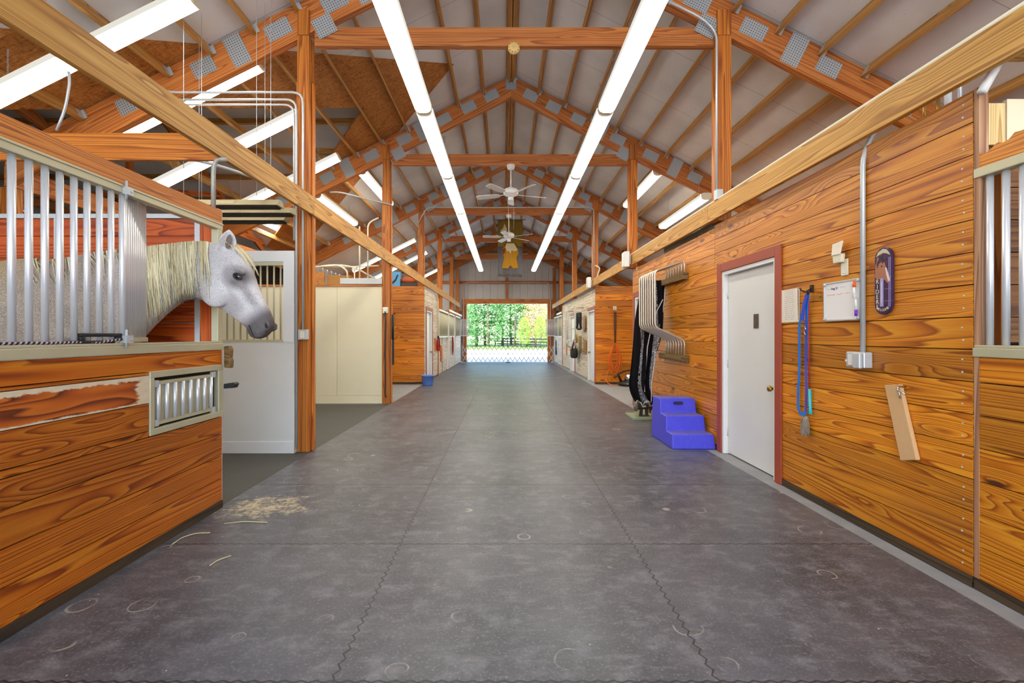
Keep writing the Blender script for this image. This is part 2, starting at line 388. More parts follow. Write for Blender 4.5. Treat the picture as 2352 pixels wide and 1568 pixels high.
b = MB(); b.box(-40, 40, 24.1, 46, -.3, -.02, mi=0); b.box(-40, 40, -45, -6.0, -.3, -.02, mi=0); b.box(-60, 60, 46, 110, -.3, 0, mi=1)  # gravel behind the camera is unseen, added to bounce sunlight onto the ceiling
struct(build0(b, 'ground', [GRAV, GRASS]), 'sunlit pale gravel yard outside the barn')
# ------------------------------------------------------------------ plank walls
PIT = .178
def planks_x(b, x, y0, y1, z0, z1, th=.03, side=1, base=.057, mi=0):
    """boards on a wall of constant x; side=+1: wall body towards +x"""
    k = math.floor((z0-base)/PIT+1e-6)
    while base+k*PIT < z1-.004:
        a, c = max(z0, base+k*PIT), min(z1, base+(k+1)*PIT)
        if c-a > .01: b.box(x, x+side*th, y0+.001, y1-.001, a+.0028, c-.0028, grain=1, mi=mi) if side > 0 else b.box(x-th, x, y0+.001, y1-.001, a+.0028, c-.0028, grain=1, mi=mi)
        k += 1
def planks_y(b, y, x0, x1, z0, z1, th=.03, base=.057, mi=0):
    k = math.floor((z0-base)/PIT+1e-6)
    while base+k*PIT < z1-.004:
        a, c = max(z0, base+k*PIT), min(z1, base+(k+1)*PIT)
        if c-a > .01: b.box(x0, x1, y, y+th, a+.0028, c-.0028, grain=0, mi=mi)
        k += 1
WX = 2.57
b = MB()
planks_x(b, WX, 2.53, 5.63, 2.193, 2.725); planks_x(b, WX, 2.53, 4.36, .057, 2.193); planks_x(b, WX, 4.36, 5.44, 2.13, 2.193)
planks_x(b, WX, 5.44, 8.2, .057, 2.193); planks_x(b, WX, 5.635, 9.2, 2.193, 2.69); planks_x(b, WX, 8.2, 9.08, 2.13, 2.193); planks_x(b, WX, 9.08, 9.2, .057, 2.193)
for y0, y1, z0 in ((2.53, 4.36, 0), (4.36, 5.44, 2.15), (5.44, 8.2, 0), (8.2, 9.08, 2.13), (9.08, 9.2, 0)): b.box(WX+.027, WX+.031, y0, y1, z0, 2.68, mi=1)
for y0, y1 in ((2.53, 4.36), (5.44, 8.2), (9.08, 9.2)): b.box(WX-.008, WX+.03, y0, y1, 0, .057, mi=2)
for k in range(15):   # screw heads by the board ends
    for dz in (.05, .12):
        z = .057+PIT*k+dz
        b.lathe([(.006, 0), (.006, .001), (.004, .002)], (WX, 2.585+rng.uniform(-.006, .006), z), (-1, 0, 0), 6, mi=3)
struct(b.build('wall_right', [W_WALL, DARK, W_KERB, GALV]), 'varnished pine board wall along the right of the aisle')
b = MB(); planks_y(b, 9.2, 2.603, 6.2, .057, 2.69); struct(b.build('wall_right_end', [W_FAR]))
b = MB(); planks_y(b, 13.06, 2.585, 6.2, .057, 2.775); b.box(2.585, 6.2, 13.05, 13.09, 0, .057, mi=1)
b.box(2.585, 6.2, 13.088, 13.1, 0, 2.7, mi=1)
struct(b.build('wall_far_right', [W_FAR, W_KERB]), 'orange pine board wall behind the hanging orange cord')
b = MB(); planks_y(b, 13.06, -6, -2.262, .057, 2.775); b.box(-6, -2.262, 13.05, 13.09, 0, .057, mi=1); b.box(-6, -2.262, 13.088, 13.1, 0, 2.7, mi=1)
struct(b.build('wall_far_left', [W_FAR, W_KERB]), 'orange pine board wall beside the blue bucket')
# pale boards beyond, right side
FX = 2.59
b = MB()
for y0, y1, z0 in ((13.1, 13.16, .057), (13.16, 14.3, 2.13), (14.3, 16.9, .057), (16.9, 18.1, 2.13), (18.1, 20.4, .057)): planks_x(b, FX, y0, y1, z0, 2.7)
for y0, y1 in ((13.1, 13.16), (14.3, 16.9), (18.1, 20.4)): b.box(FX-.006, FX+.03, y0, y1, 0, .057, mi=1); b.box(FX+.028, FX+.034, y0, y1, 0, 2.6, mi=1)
struct(b.build('wall_tack', [W_GLARE, CONC]), 'pale glare toned board wall on the right beyond the orange boards')
LX = -2.27
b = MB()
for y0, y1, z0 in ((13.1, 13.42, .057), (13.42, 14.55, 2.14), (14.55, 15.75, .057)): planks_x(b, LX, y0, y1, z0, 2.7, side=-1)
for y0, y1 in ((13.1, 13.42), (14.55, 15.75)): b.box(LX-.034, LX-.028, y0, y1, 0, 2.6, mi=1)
struct(b.build('wall_feed_room', [W_GLARE, CONC]), 'pale board wall with a door on the left beyond the orange boards')
# ------------------------------------------------------------------ outer shell
def ribbed_sheet(b, u0, u1, z0, z1, f, pitch=.39, top=None):
    """vertical ribbed steel; f(u, depth, z) -> point"""
    prof = []; u = u0
    while u < u1-.001:
        e = min(u+pitch, u1); prof += [(u, 0)]
        if e-u > .12: prof += [(u+.02, -.018), (u+.05, -.018), (u+.07, 0)]
        u = e
    prof.append((u1, 0))
    zt = (lambda x: top(x)) if top else (lambda x: z1)
    b.loft([[f(p, d, z0) for p, d in prof], [f(p, d, zt(p)) for p, d in prof]], caps=False, closed=False, smooth=False)
EY = 24.3
b = MB(); g = lambda u, d, z: (u, EY+d, z)
ribbed_sheet(b, -6, -1.95, 0, 0, g, top=lambda x: roofz(x)-.02); ribbed_sheet(b, -1.95, 2.27, 3.05, 0, g, top=lambda x: roofz(x)-.02); ribbed_sheet(b, 2.27, 6.25, 0, 0, g, top=lambda x: roofz(x)-.02)
wf = struct(b.build('wall_far', STEEL), 'white ribbed steel gable wall over the open doorway')
for z, xs in ((5.76, ((-1.65, 1.95),)), (4.16, ((-4.9, 5.1),)), (2.6, ((-5.9, -2.2), (2.5, 6.2))), (1.4, ((-5.9, -2.2), (2.5, 6.2)))):
    for x0, x1 in xs: struct(MB().box(x0, x1, 24.13, 24.27, z-.07, z+.07).build('girt', W_TRUSS, wf))
struct(MB().box(-2.2, 2.52, 24.08, 24.28, 3.03, 3.28).build('door_header', W_HEAD, wf))
for x0, x1 in ((-2.2, -1.97), (2.27, 2.5)): struct(MB().box(x0, x1, 24.1, 24.28, 0, 3.03).build('door_jamb', W_POST, wf))
struct(MB().box(.1, .22, 24.08, 24.2, 3.28, 4.4).build('door_track_post', W_POST, wf))
b = MB(); ribbed_sheet(b, -6, 2.98, 0, roofz(-6), lambda u, d, z: (-6+d, u, z)); ribbed_sheet(b, 13.28, 24.3, 0, roofz(-6), lambda u, d, z: (-6+d, u, z)); wl = struct(b.build('wall_left', STEEL))
b = MB(); ribbed_sheet(b, -6, 24.3, 0, roofz(6.28), lambda u, d, z: (6.25-d, u, z)); wr = struct(b.build('wall_right_outer', STEEL))
# ------------------------------------------------------------------ roof
def slope(poly, z=lambda x, y: roofz(x), th=.03): return [Vector((x, y, z(x, y))) for x, y in poly]
b = MB(); up = (0, 0, .04)
b.prism(slope([(XC, -6), (XC, 24.3), (-6, 24.3), (-6, 13.25), (-.88, 8.13), (-6, 3.01), (-6, -6)]), up)
b.prism(slope([(XC, -6), (6.28, -6), (6.28, 24.3), (XC, 24.3)]), up)
b.prism(slope([(-.88, 8.13), (-6, 13.25), (-6, 11.65), (-2.45, 8.1), (-6, 4.55), (-6, 3.01)]), up, mi=1)
struct(build0(b, 'ceiling', [ROOFW, OSB]), 'white boarded underside of the gable roof with a chipboard valley on the left')
b = MB(); cz = lambda x, y: roofz(-.88)+.03-.5*abs(y-8.13)
b.prism(slope([(-.9, 8.13), (-12, 8.13), (-12, 3.0), (-6.02, 3.0)], cz), up); b.prism(slope([(-.9, 8.13), (-6.02, 13.26), (-12, 13.26), (-12, 8.13)], cz), up)
cw = struct(b.build('ceiling_cross_wing', [ROOFW]))
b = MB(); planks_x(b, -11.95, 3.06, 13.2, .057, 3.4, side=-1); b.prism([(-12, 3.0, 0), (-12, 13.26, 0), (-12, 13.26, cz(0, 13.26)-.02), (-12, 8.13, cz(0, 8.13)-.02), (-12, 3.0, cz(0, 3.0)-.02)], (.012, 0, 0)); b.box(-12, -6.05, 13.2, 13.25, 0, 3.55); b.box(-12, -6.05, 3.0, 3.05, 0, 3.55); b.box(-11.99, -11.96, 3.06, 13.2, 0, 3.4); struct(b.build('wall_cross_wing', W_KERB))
one(MB().box(-6.1, -6.02, 5.66, 13.2, 3.2, 3.45), 'header_beam', W_TRUSS, 'dim beam carrying the eave across the attic opening at left', 'beam')
for k, y in enumerate((5.7, 9.5)): one(MB().box(-6.15, -6.01, y-.07, y+.07, 0, 3.19), 'timber_post', W_POST, 'dim post under the attic beam, %s one' % ('nearer', 'farther')[k], 'post', 'cross wing posts')
k = 0
for dy in (.35, 1.0, 1.65, 2.3, 2.95, 3.6):
    for s in (-1, 1):
        y = 8.13+s*dy; z = cz(0, y)-.08
        tag(MB().bar((-1.4-dy, y, z), (-11.9, y, z), .04, .14, (0, s*.5, 1)).build('roof_purlin', W_PURLIN), 'attic purlin beyond the chipboard opening, %s from its ridge, %s slope' % (ORD[k//2], 'near' if s < 0 else 'far'), 'purlin', 'cross wing purlins'); k += 1
for i, x in enumerate((-6.6, -9.0)):
    t = thing('cross_wing_truss', '%s web truss in the dim attic behind the chipboard roof opening' % ('nearer', 'farther')[i], 'truss', (x, 8.13, 3.6), 'cross wing trusses')
    h = min(-.88-x, 4.9)-.3
    for s in (-1, 1):
        MB().bar((x, 8.13, cz(0, 8.13)-.24), (x, 8.13+s*h, cz(0, 8.13+s*h)-.24), .05, .14).build('rafter', W_TRUSS, t)
        MB().bar((x, 8.13, 3.95), (x, 8.13+s*h*.55, cz(0, 8.13+s*h*.55)-.3), .05, .1).build('web', W_TRUSS, t)
    MB().box(x-.03, x+.03, 8.07, 8.19, 3.95, 5.9).build('king_post', W_TRUSS, t); MB().box(x-.03, x+.03, 8.13-h, 8.13+h, 3.85, 3.99).build('bottom_chord', W_TRUSS, t)
# trusses ------------------------------------------------------------
TTOP = Z0-.03
def ctop(x): return TTOP-.5*abs(x-XC)
def make_truss():
    t = thing('roof_truss', '', 'truss', (0, 0, 0), 'heavy timber roof trusses')
    for s, xe in ((-1, -5.95), (1, 6.22)):
        for a, c in ((0, .205), (.21, .44)):
            P = [(XC, -a), (xe, -a), (xe, -c), (XC, -c)]
            MB().prism([(x, 0 if a == 0 else -.008, ctop(x)+d) for x, d in P], (0, .085, 0)).build('rafter_board', W_TRUSS, t)
    MB().box(-2.26, 2.54, .0, .075, 4.83, 5.05).build('collar_tie', W_TRUSS, t)
    def plate(xo, s, w, h, dz=-.207, ang=None):
        x = XC+s*xo; c = Vector((x, -.012, ctop(x)+dz)); a = -s*math.atan(.5) if ang is None else ang
        ex = Vector((math.cos(a), 0, math.sin(a))); ez = Vector((-math.sin(a), 0, math.cos(a)))
        MB().prism([c+ex*(w*i)/2+ez*(h*j)/2 for i, j in ((-1, -1), (1, -1), (1, 1), (-1, 1))], (0, .003, 0)).build('gusset_plate', PLATE, t)
    plate(0, 1, .21, .24, -.17, 0)
    for s in (-1, 1):
        for xo, w, h in ((.40, .29, .2), (.86, .29, .2), (1.36, .29, .2), (2.16, .31, .2), (2.83, .31, .2), (3.72, .28, .2), (4.6, .3, .2)): plate(xo, s, w, h)
        for xo in (1.82, 3.32): plate(xo, s, .22, .38)
        plate(2.28, s, .24, .24, -.44)
    return t
T0 = make_truss()
TL = ['nearest heavy timber roof truss, its collar tie carrying the round smoke detector', 'second heavy timber roof truss, with the nearer ceiling fan hung from its collar tie', 'third heavy timber roof truss, with the farther ceiling fan under its collar tie', 'fourth heavy timber roof truss, carrying the hanging cloth banner', 'fifth heavy timber roof truss, just behind the hanging banner', 'last heavy timber truss against the far white steel gable']
for i, y in enumerate(YT):
    t = T0 if i == 0 else copy_tree(T0)
    t.location = (0, y if i < 5 else 24.02, 0); t['label'] = TL[i]
    if i == 5:
        for ch in list(t.children):
            if ch.name.startswith(('collar', 'gusset')): bpy.data.objects.remove(ch)
# purlins ------------------------------------------------------------
def make_purlin(L):
    t = thing('roof_purlin', '', 'purlin', (0, 0, 0), 'roof purlins')
    MB().box(-.019, .019, 0, L, -.14, 0).build('board', W_PURLIN, t)
    h = MB(); h.box(.019, .021, L-.07, L, -.13, -.02); h.box(.019, .06, L-.004, L-.001, -.13, -.02); h.box(-.021, -.019, L-.07, L, -.13, -.02); h.build('joist_hanger', GALV, t)
    return t
BAY = [(1.7, 5.49), (5.59, 9.33), (9.44, 13.18), (13.29, 17.03), (17.14, 20.88), (20.99, 24.0)]
P0 = None
for bi, (y0, y1) in enumerate(BAY):
    first = None
    for s in (-1, 1):
        for k in range(12):
            xo = .085+.512*k; x = XC+s*xo
            if abs(x) > 5.95: continue
            if bi >= 3 and k > 9: continue
            if first is None: first = make_purlin(y1-y0); t = first
            else: t = copy_tree(first)
            t.location = (x, y0, roofz(x)-.008); t.rotation_euler = (0, s*math.atan(.5), 0)
            t['label'] = '%s purlin from ridge on %s slope, %s' % (ORD[k], 'left' if s < 0 else 'right', ('before the nearest truss', 'between first and second truss', 'between second and third truss', 'between third and fourth truss', 'between fourth and fifth truss', 'behind the fifth truss')[bi])
# posts and beams ----------------------------------------------------
PLB = ['beside the white half wall', 'with the dangling black cord at the cream wall', 'beside the pale feed room wall', 'in the row above the far left stalls', 'farthest of the left row']
PRB = ['above the pine wall near the white door', 'with the white speaker at the end of the pine wall', 'with the second white speaker, at the orange boards', 'in the row above the tack wall', 'farthest of the right row']
for i, y in enumerate(YT[:5]):
    for s in (-1, 1):
        x0, x1 = (-2.45, -2.31) if s < 0 else (2.525, 2.69)
        b = MB(); yb = 4.83
        if s < 0:
            zb = 0
            b.box(x0, x1, y-.04, y+.12, zb, 4.93) if i == 0 else b.box(x0, x1, y-.04, y+.12, zb, 4.93)
        else: b.box(x0, x1, y-.04, y+.12, 2.74, 4.93); b.box(2.635, x1, y-.04, y+.12, 0, 2.735)
        b.box(x0, x1, y-.04, y-.012, 4.935, 5.24, grain=2)
        if s < 0: b.box(x0-.03, x0-.002, y+.01, y+.13, 0, 4.4); b.box(x1+.002, x1+.022, y+.03, y+.1, 0, 4.4)
        one(b, 'timber_post', W_POST, 'square timber aisle post %s' % ((PLB if s < 0 else PRB)[i]), 'post', 'timber posts of the aisle', .004)
for x in (-2.42, 2.6):
    for d in (0, .32):
        one(MB().box(x-(d if x < 0 else -d)*1-.08, x-(d if x < 0 else -d)+.08, 23.85, 24.0, 0, roofz(x)-.55), 'timber_post', W_POST, '%s of the pair of gable posts on the %s of the far doorway' % ('inner' if d == 0 else 'outer', 'left' if x < 0 else 'right'), 'post', 'gable posts')
one(MB().box(-2.305, -2.265, -1, 5.5, 2.81, 3.03).box(-2.305, -2.265, 5.504, 13.1, 2.81, 3.03).box(-2.305, -2.265, 13.104, 23.8, 2.81, 3.03), 'aisle_beam', W_BEAM, 'long pale timber beam along the tops of the left aisle posts', 'beam', None, .003)
one(MB().box(2.478, 2.52, -1, 5.62, 2.75, 2.955).box(2.478, 2.52, 5.624, 13.1, 2.75, 2.955).box(2.478, 2.52, 13.104, 23.8, 2.75, 2.955), 'aisle_beam', W_BEAM, 'long pale timber beam over the right pine board wall', 'beam', None, .003)
one(MB().box(-5.95, -2.31, 3.76, 3.8, 2.81, 3.03), 'header_beam', W_HEAD, 'orange cross beam above the stall partition behind the horse', 'beam', None, .003)
one(MB().box(2.53, 6.1, 2.3, 2.4, 2.8, 3.0), 'header_beam', W_BEAM, 'pale cross beam at upper right over the right stall', 'beam', None, .003)
# ------------------------------------------------------------------ light fixtures
def make_light():
    t = thing('fluorescent_light', '', 'light', (0, 0, 0))
    L = 2.42
    b = MB(); b.prism([(-.06, 0, .085), (.06, 0, .085), (.104, 0, .066), (.104, 0, .06), (-.104, 0, .06), (-.104, 0, .066)], (0, L, 0)); b.build('housing', WHITE, t)
    n = 12; ring = [(-.108, .062)]+[(.108*math.cos(PI+PI*i/10), .012+.06*math.sin(PI+PI*i/10)) for i in range(11)]+[(.108, .062)]
    b = MB(); b.loft([[(x, y, z) for x, z in ring] for y in (.02, L-.02)], caps=False, closed=False); b.uv = [[((k if q in (0, 3) else k+1)/12, .5) for q in range(4)] for k in range(12)]; b.build('lens', LENSM, t)
    for y in (0, L-.02):
        b = MB(); b.prism([(-.105, y, .064), (-.105, y, .014), (-.085, y, -.03), (-.045, y, -.05), (.045, y, -.05), (.085, y, -.03), (.105, y, .014), (.105, y, .064)], (0, .019, 0)); b.build('end_cap', IVORY, t)
    return t
L0 = make_light(); used = False
def light(loc, rot, label, group, chain=0):
    global used
    t = L0 if not used else copy_tree(L0); used = True
    t.location = loc; t.rotation_euler = rot; t['label'] = label; t['group'] = group
    if chain:
        for y in (.35, 2.05):
            c = bpy.data.objects.new('chain', CH[chain]); C.objects.link(c); c.parent = t; c.location = (0, y, .075); c.rotation_euler = tuple(-q for q in rot) if rot[0] == 0 else (-rot[0], 0, 0)
    return t
def chain_mesh(L):
    b = MB(); n = int(L/.035)
    for i in range(n):
        z = i*.035
        b.tube([(.006, 0, z), (.006, 0, z+.03), (-.006, 0, z+.04), (-.006, 0, z)] if i % 2 else [(0, .006, z), (0, .006, z+.03), (0, -.006, z+.04), (0, -.006, z)], .0022, 4, closed=True)
    return b.mesh('chain', GALV)
CH = {1: chain_mesh(.5), 2: chain_mesh(1.2)}
ZL = H+2.93
for s, x in ((-1, -1.05), (1, 1.33)):
    for k in range(7):
        light((x, 3.58+2.475*k, ZL), (0, 0, 0), '%s fluorescent light counted from the camera in the %s row along the aisle' % (ORD[k], 'left' if s < 0 else 'right'), 'aisle light rows', 1)
sl = math.atan(.5)
for i, y in enumerate((4.51, 5.75, 6.87, 8.5, 15.85, 18.2, 22.4)):
    # local +Y runs towards -X and downwards
    t = light((-3.03, y, H+3.275), (0, 0, 0), ('slanting fluorescent light at the upper left corner, crossing the left aisle beam', 'slanting fluorescent light tucked behind the nearest truss on the left', 'slanting fluorescent light over the white half wall', 'slanting fluorescent light just left of the cream wall, before the second truss', 'slanting light over the feed room, nearer one', 'slanting light over the far left stalls', 'slanting light nearest the far gable on the left')[i], 'slanting side lights')
    if i == 1: t.location.z += .09
    t.rotation_mode = 'XYZ'; t.rotation_euler = Matrix.Identity(3).to_euler()
    d = Vector((-math.cos(sl), 0, -math.sin(sl))); zz = Vector((-math.sin(sl), 0, math.cos(sl))); xx = d.cross(zz)
    t.rotation_euler = Matrix((xx, d, zz)).transposed().to_euler()
    c = MB(); c.tube([(0, 0, 0), (0, 0, .7)], .004, 5)
    for yy in (.4, 2.0): t2 = bpy.data.objects.new('chain', CH[1]); C.objects.link(t2); t2.parent = t; t2.location = (0, yy, .07); t2.rotation_euler = t.rotation_euler.to_matrix().inverted().to_euler()
for (x, y, z, lb) in ((-3.02, 9.75, 4.83, 'fluorescent light on the left bay ceiling above the second post'), (-3.9, 9.57, 4.27, 'fluorescent light left of the second post, lower on the left roof slope'), (-5.52, 10.6, 3.98, 'fluorescent light low at the left, behind the three hanging heaters'), (3.84, 8.75, 4.0, 'fluorescent light on the right slope near the conduit box'), (3.17, 9.5, 4.72, 'fluorescent light on the right slope behind the second right post')):
    light((x, y, z), (0, 0, 0), lb, 'side bay lights', 1)
# ================================================================== left stall front with the horse
LXF = -2.27
st = thing('stall_front', 'stall front at left, pine boards below silver bars, the horse looking out of it', 'stall front', (LXF, 2.0, 0))
b = MB()
planks_x(b, LXF, -1, 3.71, .057, .73, side=-1); planks_x(b, LXF, -1, 2.95, .73, .947, side=-1); planks_x(b, LXF, -1, 3.71, 1.145, 1.265, side=-1); planks_x(b, LXF, -1, 2.95, 1.125, 1.145, side=-1)
b.box(LXF-.036, LXF-.031, -1, 2.95, .06, 1.26, mi=1); b.box(LXF-.036, LXF-.031, 2.95, 3.71, .06, .73, mi=1); b.box(LXF-.04, LXF+.008, -1, 3.712, 0, .057, mi=2)
b.build('board_panel', [W_STALL, DARK, W_KERB], st)
def worn():
    m = N('worn_plank'); u, v, _ = m.xyz(m.uv())
    n1 = m.noise(m.vec(m.math('MULTIPLY', u, .55), m.math('MULTIPLY', v, 4.5), 3.3), 1, 2, .5, .2)
    rings = m.math('FRACT', m.math('MULTIPLY', n1, 24.0))
    col = m.ramp(rings, [(0, srgb(206, 110, 30)), (.5, srgb(176, 80, 14)), (.88, srgb(96, 36, 6)), (1, srgb(206, 110, 30))])
    w = m.noise(m.vec(m.math('MULTIPLY', u, 14.0), m.math('MULTIPLY', v, 30.0), 0.0), 1, 4, .7)
    e = m.math('MINIMUM', m.math('SUBTRACT', v, m.math('MULTIPLY_ADD', w, .03, -.012)), m.math('SUBTRACT', .178, m.math('ADD', v, m.math('MULTIPLY_ADD', w, .05, -.005))))
    er = m.math('MULTIPLY', m.math('SUBTRACT', 4.0, m.math('MULTIPLY_ADD', m.noise(m.vec(u, m.math('MULTIPLY', v, 26.0), 1.0), 1, 3, .7), .22, u)), .3)
    k = m.ss(m.math('MINIMUM', e, er), .004, .012, 1, 0)
    pale = m.mix(w, srgb(212, 186, 150), srgb(240, 226, 200))
    return m.fin(m.mix(k, col, pale), .5)
WORN = worn()
b = MB(); b.box(LXF-.03, LXF, -1, 2.95, .949, 1.123, grain=1); uv = b.uv[5]
b.uv[5] = [(b.v[i][1]+1, b.v[i][2]-.947) for i in b.f[5]]
b.build('worn_board', WORN, st, label='board with pale chewed edges')
MB().box(LXF-.06, LXF+.012, -1, 3.715, 1.266, 1.318).box(LXF-.045, LXF+.004, -1, 3.715, 1.318, 1.334).build('sill', CREAM, st, .003)
b = MB(); b.box(LXF-.05, LXF+.006, -1, 3.715, 2.225, 2.275).box(LXF-.05, LXF+.012, -1, 3.715, 2.262, 2.275); b.build('rail', CREAM, st, .002)
MB().box(LXF-.055, LXF, -1, 3.714, 2.277, 2.384, grain=1).build('top_board', W_HEAD, st, .003)
for k in range(16): MB().cyl((LXF-.022, 2.691-.0777*k, 1.33), (LXF-.022, 2.691-.0777*k, 2.23), .0155, 12).build('bar', ALU, st)
MB().box(LXF-.05, LXF+.004, 3.655, 3.713, 1.334, 2.225).build('end_post', CREAM, st, .003)
# yoke gate, swung a little inward
a, e = Vector((LXF-.015, 2.762, 0)), Vector((LXF-.15, 3.1, 0)); d = (e-a).normalized()
yg = MB(); p = lambda t, z: a.lerp(e, t)+Vector((0, 0, z))
yg.bar(p(-.01, 2.262), p(1.02, 2.262), .03, .03); yg.bar(p(-.01, 1.352), p(1.06, 1.352), .035, .03); y_ = yg.build('yoke_gate', CREAM, st, .002)
for k in range(11):
    t = k/10; MB().cyl(p(t, 1.36), p(t, 2.25), .0135 if k else .018, 10).build('gate_bar', ALU, y_)
for z in (2.24, 1.355):
    b = MB(); b.box(LXF-.01, LXF+.03, 2.74, 2.79, z-.02, z+.025); b.cyl((LXF+.02, 2.748, z-.05), (LXF+.02, 2.748, z+.06), .007); b.lathe([(.008, 0), (.006, .004)], (LXF+.03, 2.775, z), (1, 0, 0), 8); b.build('latch_bracket', GALV, y_)
# feed door
fd = MB(); fx0, fx1 = LXF-.03, LXF+.01
fd.box(fx0, fx1, 2.95, 3.715, 1.105, 1.148).box(fx0, fx1, 2.95, 3.715, .735, .778).box(fx0, fx1, 2.95, 2.985, .778, 1.105).box(fx0, fx1, 3.655, 3.713, .778, 1.105); f_ = fd.build('feed_door_frame', CREAM, st, .003)
q = MB(); ya, yb = 3.02, 3.59
q.box(LXF-.02, LXF-.012, ya, yb, .80, 1.075); q.box(LXF-.028, LXF+.004, ya, yb, .795, .818); q.box(LXF-.028, LXF+.004, ya, yb, 1.058, 1.08); lf = q.build('feed_door_leaf', CREAM, f_)
for k in range(8): MB().cyl((LXF-.004, ya+.012+(yb-ya-.024)*k/7, .818), (LXF-.004, ya+.012+(yb-ya-.024)*k/7, 1.058), .0135, 10).build('feed_door_bar', ALU, f_)
for yy, z in ((3.005, .81), (3.005, 1.065), (3.6, .80), (3.6, 1.075)): MB().box(LXF-.015, LXF+.008, yy-.016, yy+.02, z-.022, z+.022).build('hinge', GALV, f_)
b = MB(); b.box(LXF-.25, LXF-.06, 2.96, 3.7, .74, 1.14, mi=0); b.build('dark_inside', [BLACK], st)  # solid black block put in for the dark inside behind the feed door
# rope, rubber pieces on the sill
def roped():
    m = N('braided_rope'); u, v, _ = m.xyz(m.uv()); k = m.math('GREATER_THAN', m.math('FRACT', m.math('ADD', m.math('MULTIPLY', u, 42.0), m.math('MULTIPLY', v, 8.0))), .55)
    return m.fin(m.mix(k, srgb(24, 22, 28), srgb(204, 178, 190)), .7)
ROPE = roped()
pts = [(LXF-.004+.004*math.sin(i*1.3), 1.2+.1*i, 1.342+.002*math.sin(i*2.1)) for i in range(15)]+[(LXF+.002, 2.68, 1.352), (LXF+.006, 2.735, 1.356)]
one(MB().tube(pts, .0075, 8), 'lead_rope', ROPE, 'black and pale braided rope lying along the stall sill', 'rope')
b = MB(); b.box(LXF-.02, LXF+.004, 2.47, 2.742, 1.372, 1.392); b.box(LXF-.02, LXF+.004, 2.47, 2.50, 1.352, 1.372); b.box(LXF-.02, LXF+.004, 2.70, 2.742, 1.352, 1.372); b.box(LXF-.04, LXF+.0, 2.38, 2.70, 1.335, 1.351)
one(b, 'rubber_strap', BLACK, 'black rubber strap resting on the stall sill below the bars', 'strap', None, .006)
b = MB(); b.prism([(LXF+.003, 3.73, 1.12), (LXF+.05, 3.73, 1.115), (LXF+.056, 3.73, 1.17), (LXF+.047, 3.73, 1.2), (LXF+.053, 3.73, 1.26), (LXF+.04, 3.73, 1.295), (LXF+.003, 3.73, 1.292)], (0, .055, 0))
one(b, 'wood_block', W_OLD, 'dark chewed wooden block fixed at the end of the left stall front', 'block', None, .006)
b = MB(); b.prism([(LXF+.003, 3.73, .95), (LXF+.08, 3.73, .955), (LXF+.085, 3.73, .968), (LXF+.095, 3.73, .985), (LXF+.08, 3.73, .998), (LXF+.003, 3.73, .988)], (0, .06, 0))
one(b, 'rubber_stop', BLACK, 'small black rubber stop sticking out at the end of the left stall front', 'stop')
# partition behind the horse
b = MB(); planks_y(b, 3.78, -5.98, -2.53, .057, 2.335); b.box(-5.98, -2.53, 3.812, 3.83, 0, 2.33, mi=1)
b.box(-5.98, -2.40, 3.765, 3.835, 2.337, 2.372, mi=2); b.box(-2.53, -2.487, 3.77, 3.84, 0, 2.336, mi=2); b.box(-3.675, -3.64, 3.765, 3.779, .0, 2.336, mi=2)
b.box(-2.486, -2.38, 3.775, 3.84, 0, 2.336, mi=0); b.box(-2.379, -2.345, 3.775, 3.84, 0, 2.42, mi=3)
struct(b.build('wall_stall_partition', [W_STALLIN, WHITEP, GALV, plain('pinkish_primer', (226, 184, 170), .5)]), 'red stained board partition with a grey metal cap behind the horse')
BED = N('wood_shavings'); BED = BED.fin(BED.mix(BED.noise(BED.obj(), 40, 4, .8), srgb(170, 130, 84), srgb(226, 196, 146)), .9)
b = MB(); b.box(-5.98, -2.32, -1, 3.76, .001, .22); struct(b.build('floor_stall_bedding', BED)); 
# white half wall
hw = MB(); Yh = 5.4
hw.box(-5.98, -2.46, Yh+.01, Yh+.07, .135, 1.30); h_ = struct(hw.build('wall_half', WHITEP), 'white half wall with a barred opening behind the horse')
struct(MB().box(-5.98, -2.46, Yh, Yh+.08, 0, .135).build('baseboard', WHITE, h_)); struct(MB().box(-5.98, -2.46, Yh, Yh+.08, 2.245, 2.37).build('top_board', WHITE, h_))
struct(MB().box(-2.585, -2.46, Yh, Yh+.08, 1.30, 2.245).build('stile', WHITE, h_)); struct(MB().box(-5.98, -2.586, Yh+.005, Yh+.05, 2.2, 2.244).box(-5.98, -2.586, Yh+.005, Yh+.05, 1.301, 1.33).build('grille_rail', CREAM, h_))
for k in range(12): struct(MB().cyl((-2.63-.0785*k, Yh+.03, 1.33), (-2.63-.0785*k, Yh+.03, 2.2), .0095, 10).build('grille_bar', CREAM, h_))
# cream wall
b = MB(); b.box(-3.395, -2.455, 9.38, 9.41, .165, 2.37); b.box(-5.98, -3.4, 9.38, 9.41, .165, 2.37); b.box(-5.98, -2.455, 9.405, 9.43, 0, 2.36); cw_ = struct(b.build('wall_cream', FRP), 'cream panel wall of the left bay')
struct(MB().box(-5.98, -2.455, 9.365, 9.42, 0, .16).build('baseboard', FRP, cw_)); struct(MB().box(-5.98, -2.455, 9.36, 9.42, 2.372, 2.41).build('cap_rail', W_TRUSS, cw_))
b = MB(); b.box(-5.98, -2.85, 9.44, 10.2, 2.36, 2.39); struct(b.build('ceiling_feed_room', OSB))
b = MB(); b.box(-5.98, -2.5, 13.11, 15.7, 2.72, 2.76); b.box(-5.98, -2.31, 15.7, 15.74, 0, 2.7); struct(b.build('ceiling_store', OSB))
b = MB(); b.box(2.61, 6.2, 2.56, 9.19, 2.6, 2.64); b.box(2.605, 6.2, 13.11, 20.4, 2.62, 2.66); struct(b.build('ceiling_tack_room', OSB))
